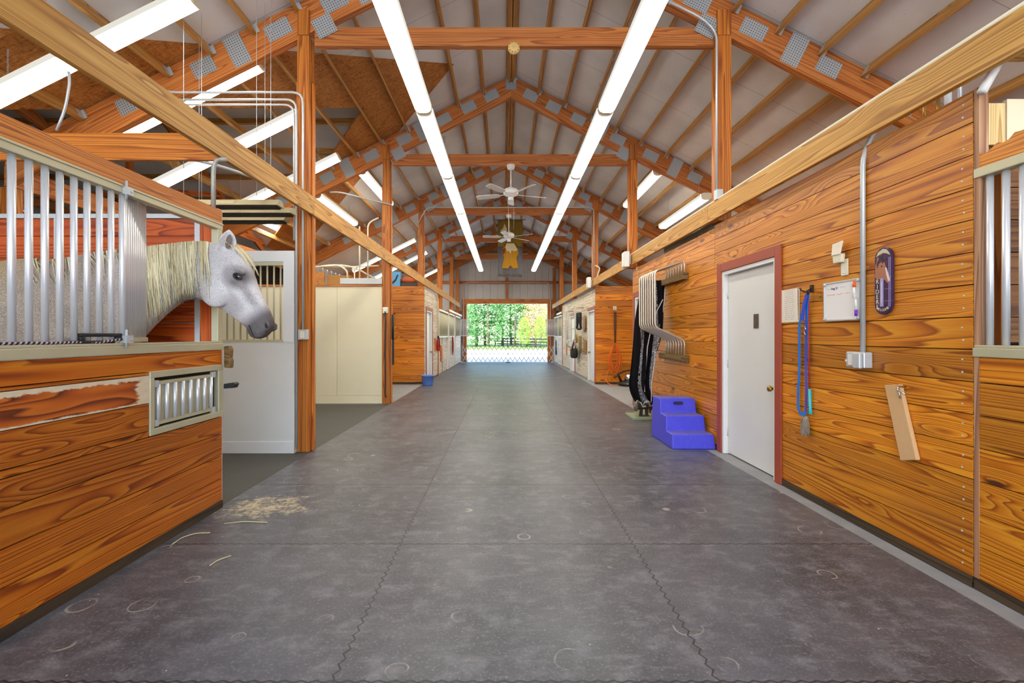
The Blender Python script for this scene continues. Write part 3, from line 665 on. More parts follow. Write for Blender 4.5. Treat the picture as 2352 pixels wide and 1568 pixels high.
one(MB().box(-3.33, -2.46, 9.36, 9.46, 2.42, 2.54), 'wiring_trough', GALV, 'long grey metal wiring trough on top of the cream wall', 'trough', None, .004)
def P9(px, py, y=9.44): return at(px, py, y)
def pipe(pts, r, label, mat=GALV, name='conduit_pipe', cat='conduit', fil=.12, group=None, n=8): return one(MB().tube(fillet(pts, fil), r, n), name, mat, label, cat, group)
pipe([P9(826, 639, 9.41), P9(826, 520, 9.41)], .016, 'straight conduit rising from the wiring trough, left of its neighbour', IVORY)
pipe([P9(845, 639, 9.41), P9(845, 512, 9.41), P9(870, 500, 9.41)], .016, 'conduit rising from the wiring trough and bending towards the second left post', IVORY)
pipe([P9(724, 614, 9.6), P9(760, 608, 9.6), P9(810, 611, 9.6), P9(862, 640, 9.6)], .018, 'pale flexible conduit arching over the cream wall', IVORY, fil=.4)
pipe([P9(722, 611.5, 9.7), P9(806, 613, 9.7), P9(870, 610, 9.7)], .016, 'pale straight conduit running level above the cream wall', IVORY)
pipe([P9(798, 639, 9.5), P9(798, 622, 9.5), P9(780, 609, 9.5), P9(740, 612, 9.5)], .018, 'pale conduit bent like a cane beside the cardboard box', IVORY, fil=.3)
one(MB().box(-3.12, -3.04, 9.47, 9.53, 2.72, 2.78).cyl((-3.08, 9.5, 2.41), (-3.08, 9.5, 2.72), .014), 'junction_box', IVORY, 'small ivory junction box on a short stem above the cream wall', 'junction box')
one(MB().box(-3.68, -3.2, 9.6, 9.9, 2.392, 2.63), 'cardboard_box', CARD, 'plain brown cardboard box on top of the cream wall', 'box', None, .006)
one(MB().box(-3.95, -3.7, 9.5, 9.53, 2.392, 2.68), 'chipboard_offcut', OSB, 'chipboard offcut standing beside the cardboard box', 'board')
t = thing('power_outlet', 'outlet with a plug and black cord on the post by the cream wall', 'outlet', tuple(at(885, 712, 9.3)))
c = at(885, 712, 9.29); MB().box(c.x-.055, c.x+.055, 9.29, 9.308, c.z-.06, c.z+.06).build('plate', IVORY, t, .004); MB().box(c.x-.03, c.x+.03, 9.26, 9.292, c.z-.03, c.z+.035).build('plug', WHITE, t, .005)
MB().tube([(c.x, 9.275, c.z-.03), (c.x+.004, 9.28, c.z-.3), (c.x-.004, 9.285, 1.0), (c.x+.002, 9.285, .5), (c.x, 9.28, .2), (c.x+.02, 9.27, .13)], .012, 7).build('cord', BLACK, t)
b = MB(); h0 = at(897.5, 722, 9.4); b.tube(fillet([h0, h0+Vector((.05, -.03, -.02)), h0+Vector((.07, -.03, .03)), h0+Vector((.09, -.03, .0)), h0+Vector((.1, -.03, .04))], .02), .008, 6); tl = thing('wall_hook', 'black iron hook holding a dark bar on the post by the orange boards', 'hook', tuple(h0)); b.build('hook', BLACK, tl)
MB().box(h0.x+.035, h0.x+.075, 9.36, 9.378, .78, 1.78).build('backplate_strap', BLACK, tl)
MB().cyl((h0.x+.055, 9.35, 1.78), (h0.x+.05, 9.35, 1.30), .022).build('bar_grip', BLACK, tl)
# stuff on the store loft
one(MB().box(-3.3, -2.98, 13.2, 13.4, 2.777, 3.2), 'carton', plain('sky_blue_card', (96, 170, 226), .5), 'blue carton on the loft above the orange boards at left', 'box')
b = MB(); b.prism([(-3.26, 13.19, 2.86), (-3.12, 13.19, 2.98), (-3.06, 13.19, 3.12), (-3.02, 13.19, 3.1), (-3.09, 13.19, 2.94), (-3.22, 13.19, 2.82)], (0, .004, 0)); one(b, 'carton_print', BLACK, 'dark tool print on the front of the blue carton', 'picture')
b = MB(); b.ball((-2.75, 13.5, 2.98), (.3, .3, .12), 12); b.ball((-2.55, 13.55, 2.95), (.2, .2, .14), 10); one(b, 'tarpaulin', plain('orange_tarp', (214, 106, 58), .7), 'crumpled orange tarpaulin heaped on the left loft', 'tarpaulin')
one(MB().box(-2.95, -2.5, 13.3, 13.45, 2.777, 2.9), 'storage_tote', BLACKP, 'dark low tote on the left loft below the orange tarpaulin', 'tote')
# heaters
for i, (px, py, y) in enumerate(((645, 468, 4.75), (675, 486, 5.0), (690, 503, 5.25))):
    c = at(px, py, y); x1 = c.x if i < 2 else -2.47+.0; z = c.z
    t = thing('radiant_heater', '%s of the three olive heaters hung above the white half wall' % ('nearest', 'middle', 'farthest')[i], 'heater', (x1-.6, y, z-.03), 'hanging heaters')
    MB().prism([(x1-1.2, y-.03, z+.035), (x1-1.2, y+.03, z+.035), (x1-1.2, y+.075, z-.03), (x1-1.2, y-.075, z-.03)], (1.2, 0, 0)).build('hood', OLIVE, t)
    MB().box(x1-1.17, x1-.03, y-.06, y+.06, z-.045, z-.031).build('element_guard', DARK, t)
    for xx in (-1.0, -.25): MB().tube([(x1+xx, y, z+.035), (x1+xx, y, roofz(x1+xx)-.1)], .003, 5).build('chain', GALV, t)
    MB().box(x1-.62-.1*i, x1-.45-.1*i, y-.058, y-.052, z-.012, z+.012).build('rating_sticker', IVORY, t)
# ================================================================== conduits
pts = [at(395, 165, 5.36), at(425, 205, 5.36), at(450, 214.5, 5.36), at(690, 214.5, 5.36)]
q = lambda x, z, y=5.40: Vector((x, y, z))
z1 = H+(770-212)*5.40/F
pipe([q(-4.25, z1+.14), q(-3.95, z1), q(-2.355, z1), q(-2.355, 1.45)], .013, 'galvanised conduit bending down the first left post to the outlet box')
pipe([q(-4.0, z1-.075, 5.42), q(-2.44, z1-.075, 5.42), q(-2.44, .05, 5.42)], .013, 'galvanised conduit down the left edge of the first left post')
pipe([q(-4.2, z1-.125, 5.44), q(-2.475, z1-.125, 5.44), q(-2.475, 2.5, 5.44)], .012, 'lowest of the three level conduits beside the first left post')
t = thing('outlet_box', 'grey outlet box on the front of the first left post', 'outlet', (-2.36, 5.43, 1.33))
MB().box(-2.415, -2.305, 5.4, 5.458, 1.33, 1.45).build('box', GALV, t, .005); MB().box(-2.385, -2.335, 5.392, 5.4, 1.35, 1.43).build('receptacle', IVORY, t)
pipe([(-2.29, 5.0, 2.95), (-2.9, 4.3, 3.04), (-4.2, 4.2, 3.1)], .015, 'conduit tucked behind the left aisle beam', fil=.3)
pipe([at(520, 366, 3.69), at(497, 366, 3.69), at(490, 385, 3.69), at(490, 480, 3.69)], .017, 'speckled grey flexible conduit hooked down beside the stall top board', plain('speckled_grey', (170, 168, 160), .5, .3, .35, 60), fil=.06)
pipe([at(158, 165, 3.3), at(160, 190, 3.3), at(150, 250, 3.3), at(130, 300, 3.3)], .009, 'thin bent cable sleeve hanging under the upper left light', fil=.08)
pipe([(2.50, 1.2, 2.972), (2.50, 9.2, 2.972)], .014, 'long conduit lying along the top of the right aisle beam', IVORY)
pipe([(1.82, 5.42, 5.36), (2.33, 5.42, 5.1), (2.505, 5.44, 4.95), (2.505, 5.44, 3.0)], .014, 'conduit curving down the first right post', GALV, fil=.16)
one(MB().box(2.47, 2.545, 5.36, 5.44, 2.962, 3.08), 'junction_box', GALV, 'square grey junction box at the foot of the first right post conduit', 'junction box', None, .004)
pipe([(-2.45, 13.1, 4.55), (-2.2, 13.1, 5.01), (2.55, 13.1, 5.01), (2.55, 13.1, 2.95)], .016, 'conduit along the third collar tie and down its right post', GALV, fil=.15)
pipe([(-2.25, 9.28, 4.0), (-3.3, 9.28, 4.26), (-3.5, 9.28, 4.26)], .014, 'short level conduit left of the second left post', GALV)
pipe([(-2.12, 24.0, .7), (-2.12, 24.0, 4.12), (2.42, 24.0, 4.12), (2.42, 24.0, .7)], .025, 'pipe framing the far doorway', plain('pinkish_pipe', (214, 186, 170), .5), fil=.25)
pipe([(2.6, 13.12, 2.9), (2.72, 13.08, 3.3), (2.58, 13.08, 3.36)], .02, 'curved pale cable at the third right post', IVORY)
# right wall conduit and box
X = 2.555; Yc = 3.287
pipe([(X, Yc, 1.26), (X, Yc, 2.69), (2.70, Yc, 2.93)], .0165, 'silver conduit running up the right pine wall beside the riders sign', GALV, fil=.12, n=12)
t = thing('outlet_box', 'grey metal outlet box at the foot of the silver conduit', 'outlet', (2.54, 3.29, 1.15))
MB().box(2.505, 2.569, 3.215, 3.385, 1.150, 1.262).build('box', GALV, t, .008); MB().box(2.492, 2.505, 3.30, 3.35, 1.165, 1.245).build('receptacle', WHITE, t, .003)
MB().box(2.48, 2.506, 3.225, 3.29, 1.148, 1.255).build('cover', GALV, t, .006); MB().box(2.490, 2.505, 3.36, 3.372, 1.19, 1.205).build('switch', WHITE, t)
# pipes above the right wall
for px, r, mt, lb in ((2180, .02, WHITE, 'thick white pipe standing above the right wall top'), (2125, .009, BRASS, 'nearer thin gold strap above the right wall top'), (2157, .011, BRASS, 'thicker gold strap above the right wall top, by the white pipe')):
    c = at(px, 250, 3.0); pipe([(c.x, 3.0, 2.642), (c.x+.01, 3.02, 3.0)], r, lb, mt, 'vent_pipe' if r > .015 else 'hanging_strap', 'pipe' if r > .015 else 'strap')
c = at(2203, 230, 3.0); b = MB(); b.tube([(c.x+.006*math.sin(i*.2), 3.0, 2.642+.008*i) for i in range(48)], [.013 if i % 2 else .0105 for i in range(48)], 8); one(b, 'flexible_cable', GALV, 'ribbed metal flexible cable beside the thick white pipe', 'cable')
pipe([at(2255, 212, 2.46), at(2290, 150, 2.46), at(2310, 112, 2.46)], .022, 'slanting white pipe at the top right corner over the wall end', WHITE, 'vent_pipe', 'pipe')
# flexible duct on the tack room ceiling
b = MB(); n = 120; pts = []; R = []
for i in range(n+1):
    f = i/n; pts.append((2.72+.03*math.sin(f*5), 5.75+1.75*f, 2.765-.012*f)); R.append((.122-.02*f)*(1 if i % 3 else .86))
b.tube(pts, R, 14); one(b, 'flexible_duct', plain('grey_duct_plastic', (128, 126, 108), .35, .2, .3), 'ribbed grey flexible duct lying on the tack room top behind the beam', 'duct')
b = MB()
for i in range(7): b.ball((2.62+rng.uniform(-.01, .05), 8.4+.11*i, 2.665), (.06, .09, .035+.02*rng.random()), 8)
one(b, 'insulation', plain('insulation_fluff', (228, 214, 168), .9, 0, .2, 30), 'tuft of pale insulation on the far end of the right wall top', 'insulation')
# speakers
for i, (y, px) in enumerate(((9.05, 1444), (13.0, 1358))):
    x = 2.46; z = 2.86; t = thing('speaker', ('nearer' if i == 0 else 'farther')+' white box speaker on the right aisle beam', 'speaker', (x, y, z-.14), 'white speakers')
    b = MB(); b.prism([(x-.13, y-.1, z-.15), (x-.13, y+.08, z-.15), (x-.03, y+.12, z-.15), (x-.03, y-.12, z-.15)], (0, 0, .3)); b.build('cabinet', WHITE, t, .012)
    MB().box(x-.137, x-.131, y-.09, y+.07, z-.13, z+.13).build('grille', WHITEP, t); MB().box(x-.03, x+.016, y-.03, y+.03, z-.08, z+.08).build('bracket', GALV, t)
# ================================================================== right stall front at the picture edge
rs = thing('stall_front', 'stall front at the right picture edge, silver bars over pine boards', 'stall front', (2.6, 1.6, 0))
b = MB(); planks_x(b, 2.575, -1, 2.52, .057, 1.262); b.box(2.602, 2.608, -1, 2.52, .0, 1.26, mi=1); b.box(2.565, 2.605, -1, 2.52, 0, .057, mi=2); b.build('board_panel', [W_WALL, DARK, W_KERB], rs)
MB().box(2.56, 2.64, -1, 2.524, 1.264, 1.312).box(2.57, 2.63, -1, 2.524, 1.312, 1.328).build('sill', CREAM, rs, .003)
MB().box(2.565, 2.63, -1, 2.524, 2.235, 2.285).build('rail', CREAM, rs, .003)
for k in range(12): MB().cyl((2.6, 2.47-.0795*k, 1.32), (2.6, 2.47-.0795*k, 2.24), .0155, 12).build('bar', ALU, rs)
b = MB(); top = [(2.3+.22*i/8, 2.40+.012*math.sin(i*1.9)-.006*i) for i in range(9)]
b.prism([(2.575, -1, 2.287), (2.575, 2.52, 2.287)]+[(2.575, y, z) for y, z in reversed(top)]+[(2.575, -1, 2.41)], (.03, 0, 0)); b.build('top_board', W_WALL, rs)
MB().box(2.572, 2.625, 2.5, 2.527, .06, 2.726, grain=2).build('end_post', wood('pinkish_end_grain', (206, 162, 124), (180, 130, 96), (140, 92, 66), .7, .15, .2, 12), rs, label='end grain post pinkish and bare')
b = MB(); planks_y(b, 2.535, 2.63, 6.2, .057, 2.5); struct(b.build('wall_right_stall', [wood('dark_stall_board', (150, 98, 50), (124, 76, 34), (84, 46, 18), .6, .2, .3, 9)]))
b = MB(); b.box(2.66, 2.71, 2.47, 2.53, 1.33, 2.28); one(b, 'timber_stud', W_TRUSS, 'reddish upright stud behind the first bar of the right stall', 'stud')
one(MB().box(2.61, 2.72, 2.505, 2.522, 2.415, 2.64, grain=2), 'plywood_offcut', W_PALE, 'streaky plywood offcut nailed over the right stall bars', 'board')
one(MB().box(2.725, 3.2, 2.5, 2.524, 2.36, 2.66), 'white_board', plain('chalky_board', (236, 222, 190), .8, 0, .05), 'chalky white board beside the plywood offcut at the right edge', 'board')
b = MB(); b.box(2.64, 2.75, 1.75, 2.42, 1.329, 1.345).box(2.65, 2.74, 2.0, 2.32, 1.345, 1.37); one(b, 'rubber_tray', BLACK, 'black rubber tray on the sill behind the right stall bars', 'tray', None, .005)
# ================================================================== doors
def door(name, x, y0, y1, ztop, side, label, knoby, trim=(1, 1), sticker=False):
    """opening y0..y1 in a wall of constant x; side=+1: wall body towards +x"""
    s = side; X = lambda a: x+s*a
    def bx(a0, a1, *r): return MB().box(min(X(a0), X(a1)), max(X(a0), X(a1)), *r)
    j = .04
    d = struct(bx(.05, .09, y0+j+.004, y1-j-.004, .012, ztop-j-.004).build(name, WHITEP), label)
    for (a, b_) in ((y0, y0+j), (y1-j, y1)): struct(bx(-.004, .11, a, b_, 0, ztop).build('door_jamb', WHITE, d, .003))
    struct(bx(-.004, .11, y0+j, y1-j, ztop-j, ztop).build('door_jamb', WHITE, d, .003))
    for (a, b_), k in zip(((y0-.1, y0), (y1, y1+.1)), trim):
        if k: struct(bx(-.018, -.001, a, b_, 0, ztop+.1).build('door_casing', W_REDT, d, .003))
    struct(bx(-.018, -.001, y0+.001, y1-.001, ztop+.001, ztop+.1).build('door_casing', W_REDT, d, .003))
    kz = .865; c = Vector((X(.05), knoby, kz)); ax = (-s, 0, 0)
    struct(MB().lathe([(.032, 0), (.032, .006), (.012, .01), (.012, .035), (.024, .042), (.03, .055), (.026, .068), (.012, .074)], c, ax, 18).build('door_knob', BRASS, d))
    for z in (.25, 1.05, 1.85): struct(MB().cyl((X(.046), y1-j-.002 if knoby < (y0+y1)/2 else y0+j+.002, z-.045), (X(.046), y1-j-.002 if knoby < (y0+y1)/2 else y0+j+.002, z+.045), .007, 8).build('hinge', GALV, d))
    return d
W_REDT = W_RED
d1 = door('door_1', WX, 4.36, 5.44, 2.125, 1, 'white door with red casing and brass knob in the right pine wall', 4.46)
def stick():
    m = N('sticker_picture'); nz = m.noise(m.obj(), 30, 3, .6); return m.fin(m.ramp(nz, [(.3, srgb(48, 40, 34)), (.5, srgb(96, 78, 60)), (.62, srgb(60, 62, 64)), (.75, srgb(206, 206, 206))]), .4)
struct(MB().box(2.612, 2.618, 4.75, 4.835, 1.455, 1.602).build('picture_sticker', stick(), d1))
d2 = door('door_2', WX, 8.22, 9.06, 2.12, 1, 'white door mostly hidden behind the black blanket', 8.35)
d3 = door('door_3', FX, 13.17, 14.29, 2.12, 1, 'white door with red casing beside the orange boards on the right', 14.15, (1, 0))
d4 = door('door_4', FX, 16.91, 18.09, 2.12, 1, 'farther white door with a red edge behind the hanging boots', 17.9, (1, 0))
d5 = door('door_5', LX, 13.45, 14.52, 2.12, -1, 'white door with red casing beyond the blue bucket', 14.4, (1, 1))
# ================================================================== things on the right pine wall
def RW(px, py, x=2.565): return onx(px, py, x)
def wallM(c, nx=-1):
    """text/flat frame on the right wall: local x runs to the right in view (towards the camera), local y up, local z out of the wall"""
    return Matrix.Translation(c) @ Matrix(((0, 0, -1, 0), (-1, 0, 0, 0), (0, 1, 0, 0), (0, 0, 0, 1)))
# whiteboard
t = thing('whiteboard', 'small framed whiteboard with handwritten notes beside the silver conduit', 'whiteboard', (2.565, 3.5, 1.49))
y0, y1, z0, z1 = 3.312, 3.684, 1.495, 1.79
MB().box(2.557, 2.568, y0, y1, z0, z1).build('board', plain('whiteboard_face', (244, 240, 238), .2, 0, .02), t)
b = MB()
for a in ((y0, y1, z0-.004, z0+.008), (y0, y1, z1-.008, z1+.004), (y0-.004, y0+.008, z0, z1), (y1-.008, y1+.004, z0, z1)): b.box(2.550, 2.569, *a)
b.build('frame', GALV, t, .002)
for y in (y0+.012, y1-.012):
    for z in (z0+.012, z1-.012): MB().lathe([(.014, 0), (.014, .006), (.008, .009)], (2.551, y, z), (-1, 0, 0), 10).build('corner_clip', GALV, t)
INK = plain('navy_ink', (30, 34, 96), .5); INKO = plain('orange_ink', (228, 110, 60), .5); INKF = plain('faint_ink', (176, 176, 200), .5)
text('Aug 31', .026, 'handwriting', INK, wallM((2.5565, 3.572, 1.742)), t)
def scrawl(y0, n, z, mat, dx=.008, h=.007):
    b = MB(); r = random.Random(n); pts = [(2.5563, y0-i*dx, z+h*r.uniform(-.5, 1)) for i in range(n)]; b.tube(pts, .0011, 4); b.build('handwriting', mat, t)
scrawl(3.655, 6, 1.743, INKF); scrawl(3.52, 9, 1.745, INKF); scrawl(3.40, 6, 1.752, INKF)
scrawl(3.655, 14, 1.692, INKO, .007, .011); scrawl(3.545, 12, 1.694, INKO, .006, .009); scrawl(3.455, 7, 1.697, INKO, .007, .008)
def marker(y, za, zb, cap, body, lab, capup):
    t = thing('marker_pen', lab, 'marker', (2.545, y, za), 'markers on the whiteboard'); L = zb-za; c = .045
    za2, zb2 = (za, zb-c) if capup else (za+c, zb)
    MB().tube([(2.542, y, za2), (2.542, y, zb2)], .0085, 10).build('barrel', body, t)
    MB().tube([(2.542, y, zb2), (2.542, y, zb2+c)] if capup else [(2.542, y, za2), (2.542, y, za2-c)], [.0105, .009], 10).build('cap', cap, t)
marker(3.352, 1.648, 1.775, plain('orange_marker', (250, 100, 20), .4), WHITE, 'orange capped marker clipped upright on the whiteboard', True)
marker(3.335, 1.52, 1.64, plain('purple_marker', (120, 40, 190), .4), WHITE, 'purple capped marker pointing down by the silver conduit', False)
# paper in a sleeve
t = thing('notice_sheet', 'typed notice in a plastic sleeve pinned beside the white door', 'notice', (2.56, 4.13, 1.5))
def paper():
    m = N('printed_paper'); v = m.xyz(m.uv()); l = m.math('GREATER_THAN', m.math('FRACT', m.math('MULTIPLY', v[1], 55.0)), .55)
    w = m.ss(m.noise(m.vec(m.math('MULTIPLY', v[0], 60.0), m.math('FLOOR', m.math('MULTIPLY', v[1], 55.0)), 0.0), 1, 2), .45, .5)
    ed = m.math('MULTIPLY', m.math('GREATER_THAN', v[0], .04), m.math('LESS_THAN', v[0], .19))
    return m.fin(m.mix(m.math('MULTIPLY', m.math('MULTIPLY', m.math('MULTIPLY', l, w), ed), .45), srgb(240, 230, 214), srgb(140, 130, 130)), .35)
MB().quad((2.562, 4.255, 1.512), (2.560, 4.02, 1.505), (2.556, 4.02, 1.795), (2.562, 4.255, 1.792)).build('sheet', paper(), t)
b = MB(); b.box(2.561, 2.567, 4.01, 4.262, 1.497, 1.512).box(2.561, 2.567, 4.255, 4.262, 1.512, 1.797).box(2.561, 2.567, 4.01, 4.016, 1.512, 1.797); b.build('sleeve_edge', IVORY, t)
# air freshener plugged into an outlet
t = thing('wall_outlet', 'ivory wall outlet plate under the plugged in night light', 'outlet', (2.565, 3.62, 1.8)); c0 = RW(1941, 628); c1 = RW(1958, 589)
MB().box(2.558, 2.569, 3.44, 3.508, 1.83, 1.955).build('plate', IVORY, t, .003); MB().box(2.555, 2.559, 3.458, 3.49, 1.845, 1.88).build('receptacle', WHITE, t)
t = thing('night_light', 'ivory plug in night light with a folded paper shade above the outlet', 'night light', (2.55, 3.5, 1.9))
b = MB(); b.prism([(2.525, 3.545, 1.93), (2.525, 3.465, 1.93), (2.525, 3.455, 1.995), (2.525, 3.555, 1.995)], (.032, 0, 0)); b.build('body', IVORY, t, .006)
b = MB(); b.prism([(2.515, 3.55, 1.99), (2.515, 3.465, 1.99), (2.53, 3.455, 2.09), (2.53, 3.56, 2.082)], (.012, 0, 0)); b.build('shade', plain('paper_shade', (240, 228, 206), .7), t, .003)
# halter, leads and duster on a hook
HX = 2.55
def R(px, py, x=HX): return onx(px, py, x)
one(MB().box(2.555, 2.569, 3.83, 3.86, 1.74, 1.80).tube(fillet([(2.56, 3.845, 1.775), (2.52, 3.85, 1.74), (2.50, 3.87, 1.75), (2.49, 3.89, 1.78)], .02), .006, 6).tube(fillet([(2.56, 3.845, 1.76), (2.52, 3.83, 1.72), (2.50, 3.80, 1.72), (2.49, 3.79, 1.75)], .02), .006, 6), 'coat_hook', BLACK, 'black double hook on the pine wall holding the blue lead', 'hook')
def strap(pts, w, mat, nm, par, th=.002):
    P = [Vector(p) for p in pts]; b = MB(); rings = []
    for i, p in enumerate(P):
        d = (P[min(i+1, len(P)-1)]-P[max(i-1, 0)]).normalized(); n = Vector((-1, 0, 0)); s = d.cross(n).normalized()
        rings.append([p+s*w/2+n*th, p-s*w/2+n*th, p-s*w/2-n*th, p+s*w/2-n*th])
    b.loft(rings, smooth=False); return b.build(nm, mat, par)
B1 = plain('bright_blue_webbing', (24, 116, 214), .6); B2 = plain('royal_blue_webbing', (44, 74, 190), .6, 0, .3, 90); PURP = plain('purple_webbing', (96, 70, 170), .6)
t = thing('dog_lead', 'long blue webbing lead folded over the black hook', 'lead', tuple(R(1845, 950)))
strap(fillet([R(1856, 674, 2.53), R(1848, 690, 2.53), R(1839, 735, 2.535), R(1836, 745), R(1836, 850), R(1833, 900), R(1833, 935), R(1838, 950), R(1846, 953), R(1851, 945), R(1852, 900), R(1851, 830), R(1852, 760), R(1853, 700, 2.535), R(1857, 674, 2.53)], .05), .028, B1, 'webbing', t)
strap([R(1854, 676, 2.525), R(1847, 700, 2.525), R(1842, 735, 2.53)], .034, B2, 'padded_handle', t, .004); strap([R(1851, 735, 2.54), R(1851, 790, 2.54), R(1851, 828, 2.54)], .022, B2, 'webbing', t); strap([R(1851, 828, 2.545), R(1852, 880, 2.545), R(1851, 945, 2.545)], .016, PURP, 'webbing', t)
b = MB(); b.tube(fillet([R(1848, 748, 2.53), R(1851, 755, 2.525), R(1847, 762, 2.525), R(1850, 768, 2.525), R(1848, 772, 2.53)], .01), .004, 6, closed=True); b.build('snap_clip', CHROME, t)
t = thing('dressage_whip', 'red cord with a teal handle hanging from the black hook', 'whip', tuple(R(1861, 950)))
MB().tube([R(1853, 676, 2.545), R(1858, 690), R(1858, 740), R(1857.5, 800), R(1860, 896)], .0045, 6).build('cord', plain('red_cord', (186, 44, 56), .6), t)
MB().tube([R(1860, 893), R(1861, 940), R(1862, 951)], [.011, .011, .016], 10).build('handle', plain('teal_grip', (44, 190, 200), .5), t)
b = MB(); c = R(1849, 978, 2.535)
for i in range(240):
    a, zz = rng.uniform(0, 2*PI), rng.uniform(-.06, .085); rr = .032*math.sqrt(max(.05, 1-((zz-.01)/.1)**2)); p = c+Vector((math.sin(a)*.6*rr, math.cos(a)*rr, zz)); b.tube([p, p+Vector((math.sin(a)*.012, math.cos(a)*.012, -.03))], [.003, .0006], 3)
b.ball(c, (.018, .03, .085), 10); t = one(b, 'fur_duster', plain('grey_fur', (168, 154, 136), .9, 0, .35, 60), 'grey fluffy duster hanging below the blue lead', 'duster')
one(MB().ball(R(1883, 680.5, 2.56), (.008, .012, .008), 10), 'push_pin', plain('green_pin', (70, 140, 60), .4), 'green push pin right of the black hook', 'pin')
# riders sign with thermometer
t = thing('thermometer_sign', 'purple rounded metal sign with a horse head reading RIDERS WELCOME', 'sign', (2.56, 3.11, 1.515))
yc, hw_, zb, zt = 3.108, .072, 1.592, 1.90
out = [(2.55, yc+hw_*math.cos(a), zt+hw_*math.sin(a)) for a in [PI*i/14 for i in range(15)]]+[(2.55, yc+hw_*math.cos(a), zb+hw_*math.sin(a)) for a in [PI+PI*i/14 for i in range(15)]]
SGN = plain('dark_purple_enamel', (62, 36, 74), .3, 0, .12, 20); b = MB()
rings = []
for k, ins in ((0, 0), (1, .0), (2, .004)): rings.append([Vector((2.568-(.0, .014, .017)[k], yc+(p[1]-yc)*(1-ins/hw_), p[2]+(0 if ins == 0 else (-ins if p[2] > 1.75 else ins)))) for p in out])
b.loft(rings, smooth=False); b.build('plate', SGN, t)
fx = 2.5492
def flat(poly, nm, mat, dx=0.0): return MB().prism([(fx-dx, yc-u, v) for u, v in poly], (.0012, 0, 0)).build(nm, mat, t)
flat([(-.055, 1.915), (-.04, 1.945), (0, 1.962), (.03, 1.955), (.05, 1.93), (.058, 1.912), (.03, 1.928), (0, 1.934), (-.03, 1.925)], 'rope_border', plain('sand_border', (206, 196, 164), .5))
flat([(-.062, 1.86), (-.05, 1.885), (-.046, 1.915), (-.03, 1.9), (-.012, 1.93), (-.008, 1.895), (.012, 1.875), (.03, 1.83), (.042, 1.80), (.058, 1.755), (.056, 1.735), (.04, 1.728), (.02, 1.748), (.0, 1.765), (-.02, 1.765), (-.04, 1.76), (-.064, 1.775)], 'horse_picture', plain('bay_horse_print', (176, 112, 84), .35, 0, .35, 26))
flat([(.02, 1.835), (.032, 1.83), (.058, 1.755), (.054, 1.737), (.042, 1.745), (.028, 1.79)], 'horse_blaze', plain('pale_print', (232, 214, 204), .35), .0008)
flat([(-.03, 1.9), (-.012, 1.925), (-.006, 1.892), (.012, 1.876), (.0, 1.862), (-.01, 1.878), (-.03, 1.868), (-.045, 1.84), (-.05, 1.87)], 'horse_mane', plain('dark_print', (40, 38, 58), .35), .0008)
flat([(-.016, 1.846), (-.008, 1.851), (.0, 1.846), (-.008, 1.84)], 'horse_eye', BLACK, .0012)
CR = plain('cream_letters', (236, 220, 196), .4)
for i, ch in enumerate('RIDERS'): text(ch, .042, 'letter', CR, wallM((fx-.0005, yc+.044, 1.745-.0345*i)), t)
flat([(-.022, 1.575), (.006, 1.575), (.006, 1.765), (-.022, 1.765)], 'thermometer', plain('lilac_scale', (176, 160, 206), .35), .0008); flat([(-.010, 1.6), (-.006, 1.6), (-.006, 1.74), (-.010, 1.74)], 'mercury_tube', WHITE, .0016)
for i, ch in enumerate('WELCOME'): a = (i-3)*.26; text(ch, .023, 'letter', CR, wallM((fx-.0005, yc-math.sin(a)*.062, 1.598-.048*math.cos(a))) @ Matrix.Rotation(a, 4, 'Z'), t)
LN = plain('lilac_line', (170, 150, 206), .4)
for u in (.047, .058): flat([(u, 1.57), (u+.004, 1.57), (u+.004, 1.9), (u, 1.9)], 'sign_line', LN)
for v in (1.61, 1.69, 1.77): flat([(.012, v), (.07, v), (.07, v+.002), (.012, v+.002)], 'sign_line', LN)
# leaning board with an eye hook
b = MB(); P = [(2.54, 3.085, 1.048), (2.54, 2.969, 1.066), (2.54, 2.844, .613), (2.54, 2.96, .578)]; b.prism(P, (.027, 0, 0))
one(b, 'timber_offcut', plain('bare_timber', (216, 172, 122), .7, 0, .1, 25), 'pale bare timber offcut hanging askew on the pine wall', 'board', None, .004)
one(MB().tube(fillet([(2.569, 2.95, 1.052), (2.52, 2.95, 1.055), (2.505, 2.935, 1.03), (2.515, 2.915, 1.02), (2.53, 2.905, 1.005)], .02), .006, 7).tube([(2.535, 2.962, 1.03), (2.535, 2.955, .975)], .004, 6), 'screw_hook', CHROME, 'bright screw hook at the top of the pale timber offcut', 'hook')
# ================================================================== saddle blanket rack
t = thing('blanket_rack', 'rack of eight bent silver tubes between two wooden boards on the pine wall', 'rack', (2.56, 6.9, 1.02))
MB().box(2.49, 2.568, 6.42, 7.50, 2.165, 2.255, grain=1).build('mount_board', W_OLD, t, .004); MB().box(2.49, 2.568, 6.40, 7.44, 1.015, 1.105, grain=1).build('mount_board', W_OLD, t, .004)
SILV = N('satin_steel').fin(srgb(206, 202, 190), .35, .75)
for i in range(8):
    y = 6.475+.104*i; MB().tube(fillet([(2.53, y, 2.18), (2.53, y, 2.425), (2.115, y, 2.285), (2.115, y, 1.50), (2.53, y, 1.31), (2.53, y, 1.06)], .06, 5), .0125, 10).build('rack_tube', SILV, t)
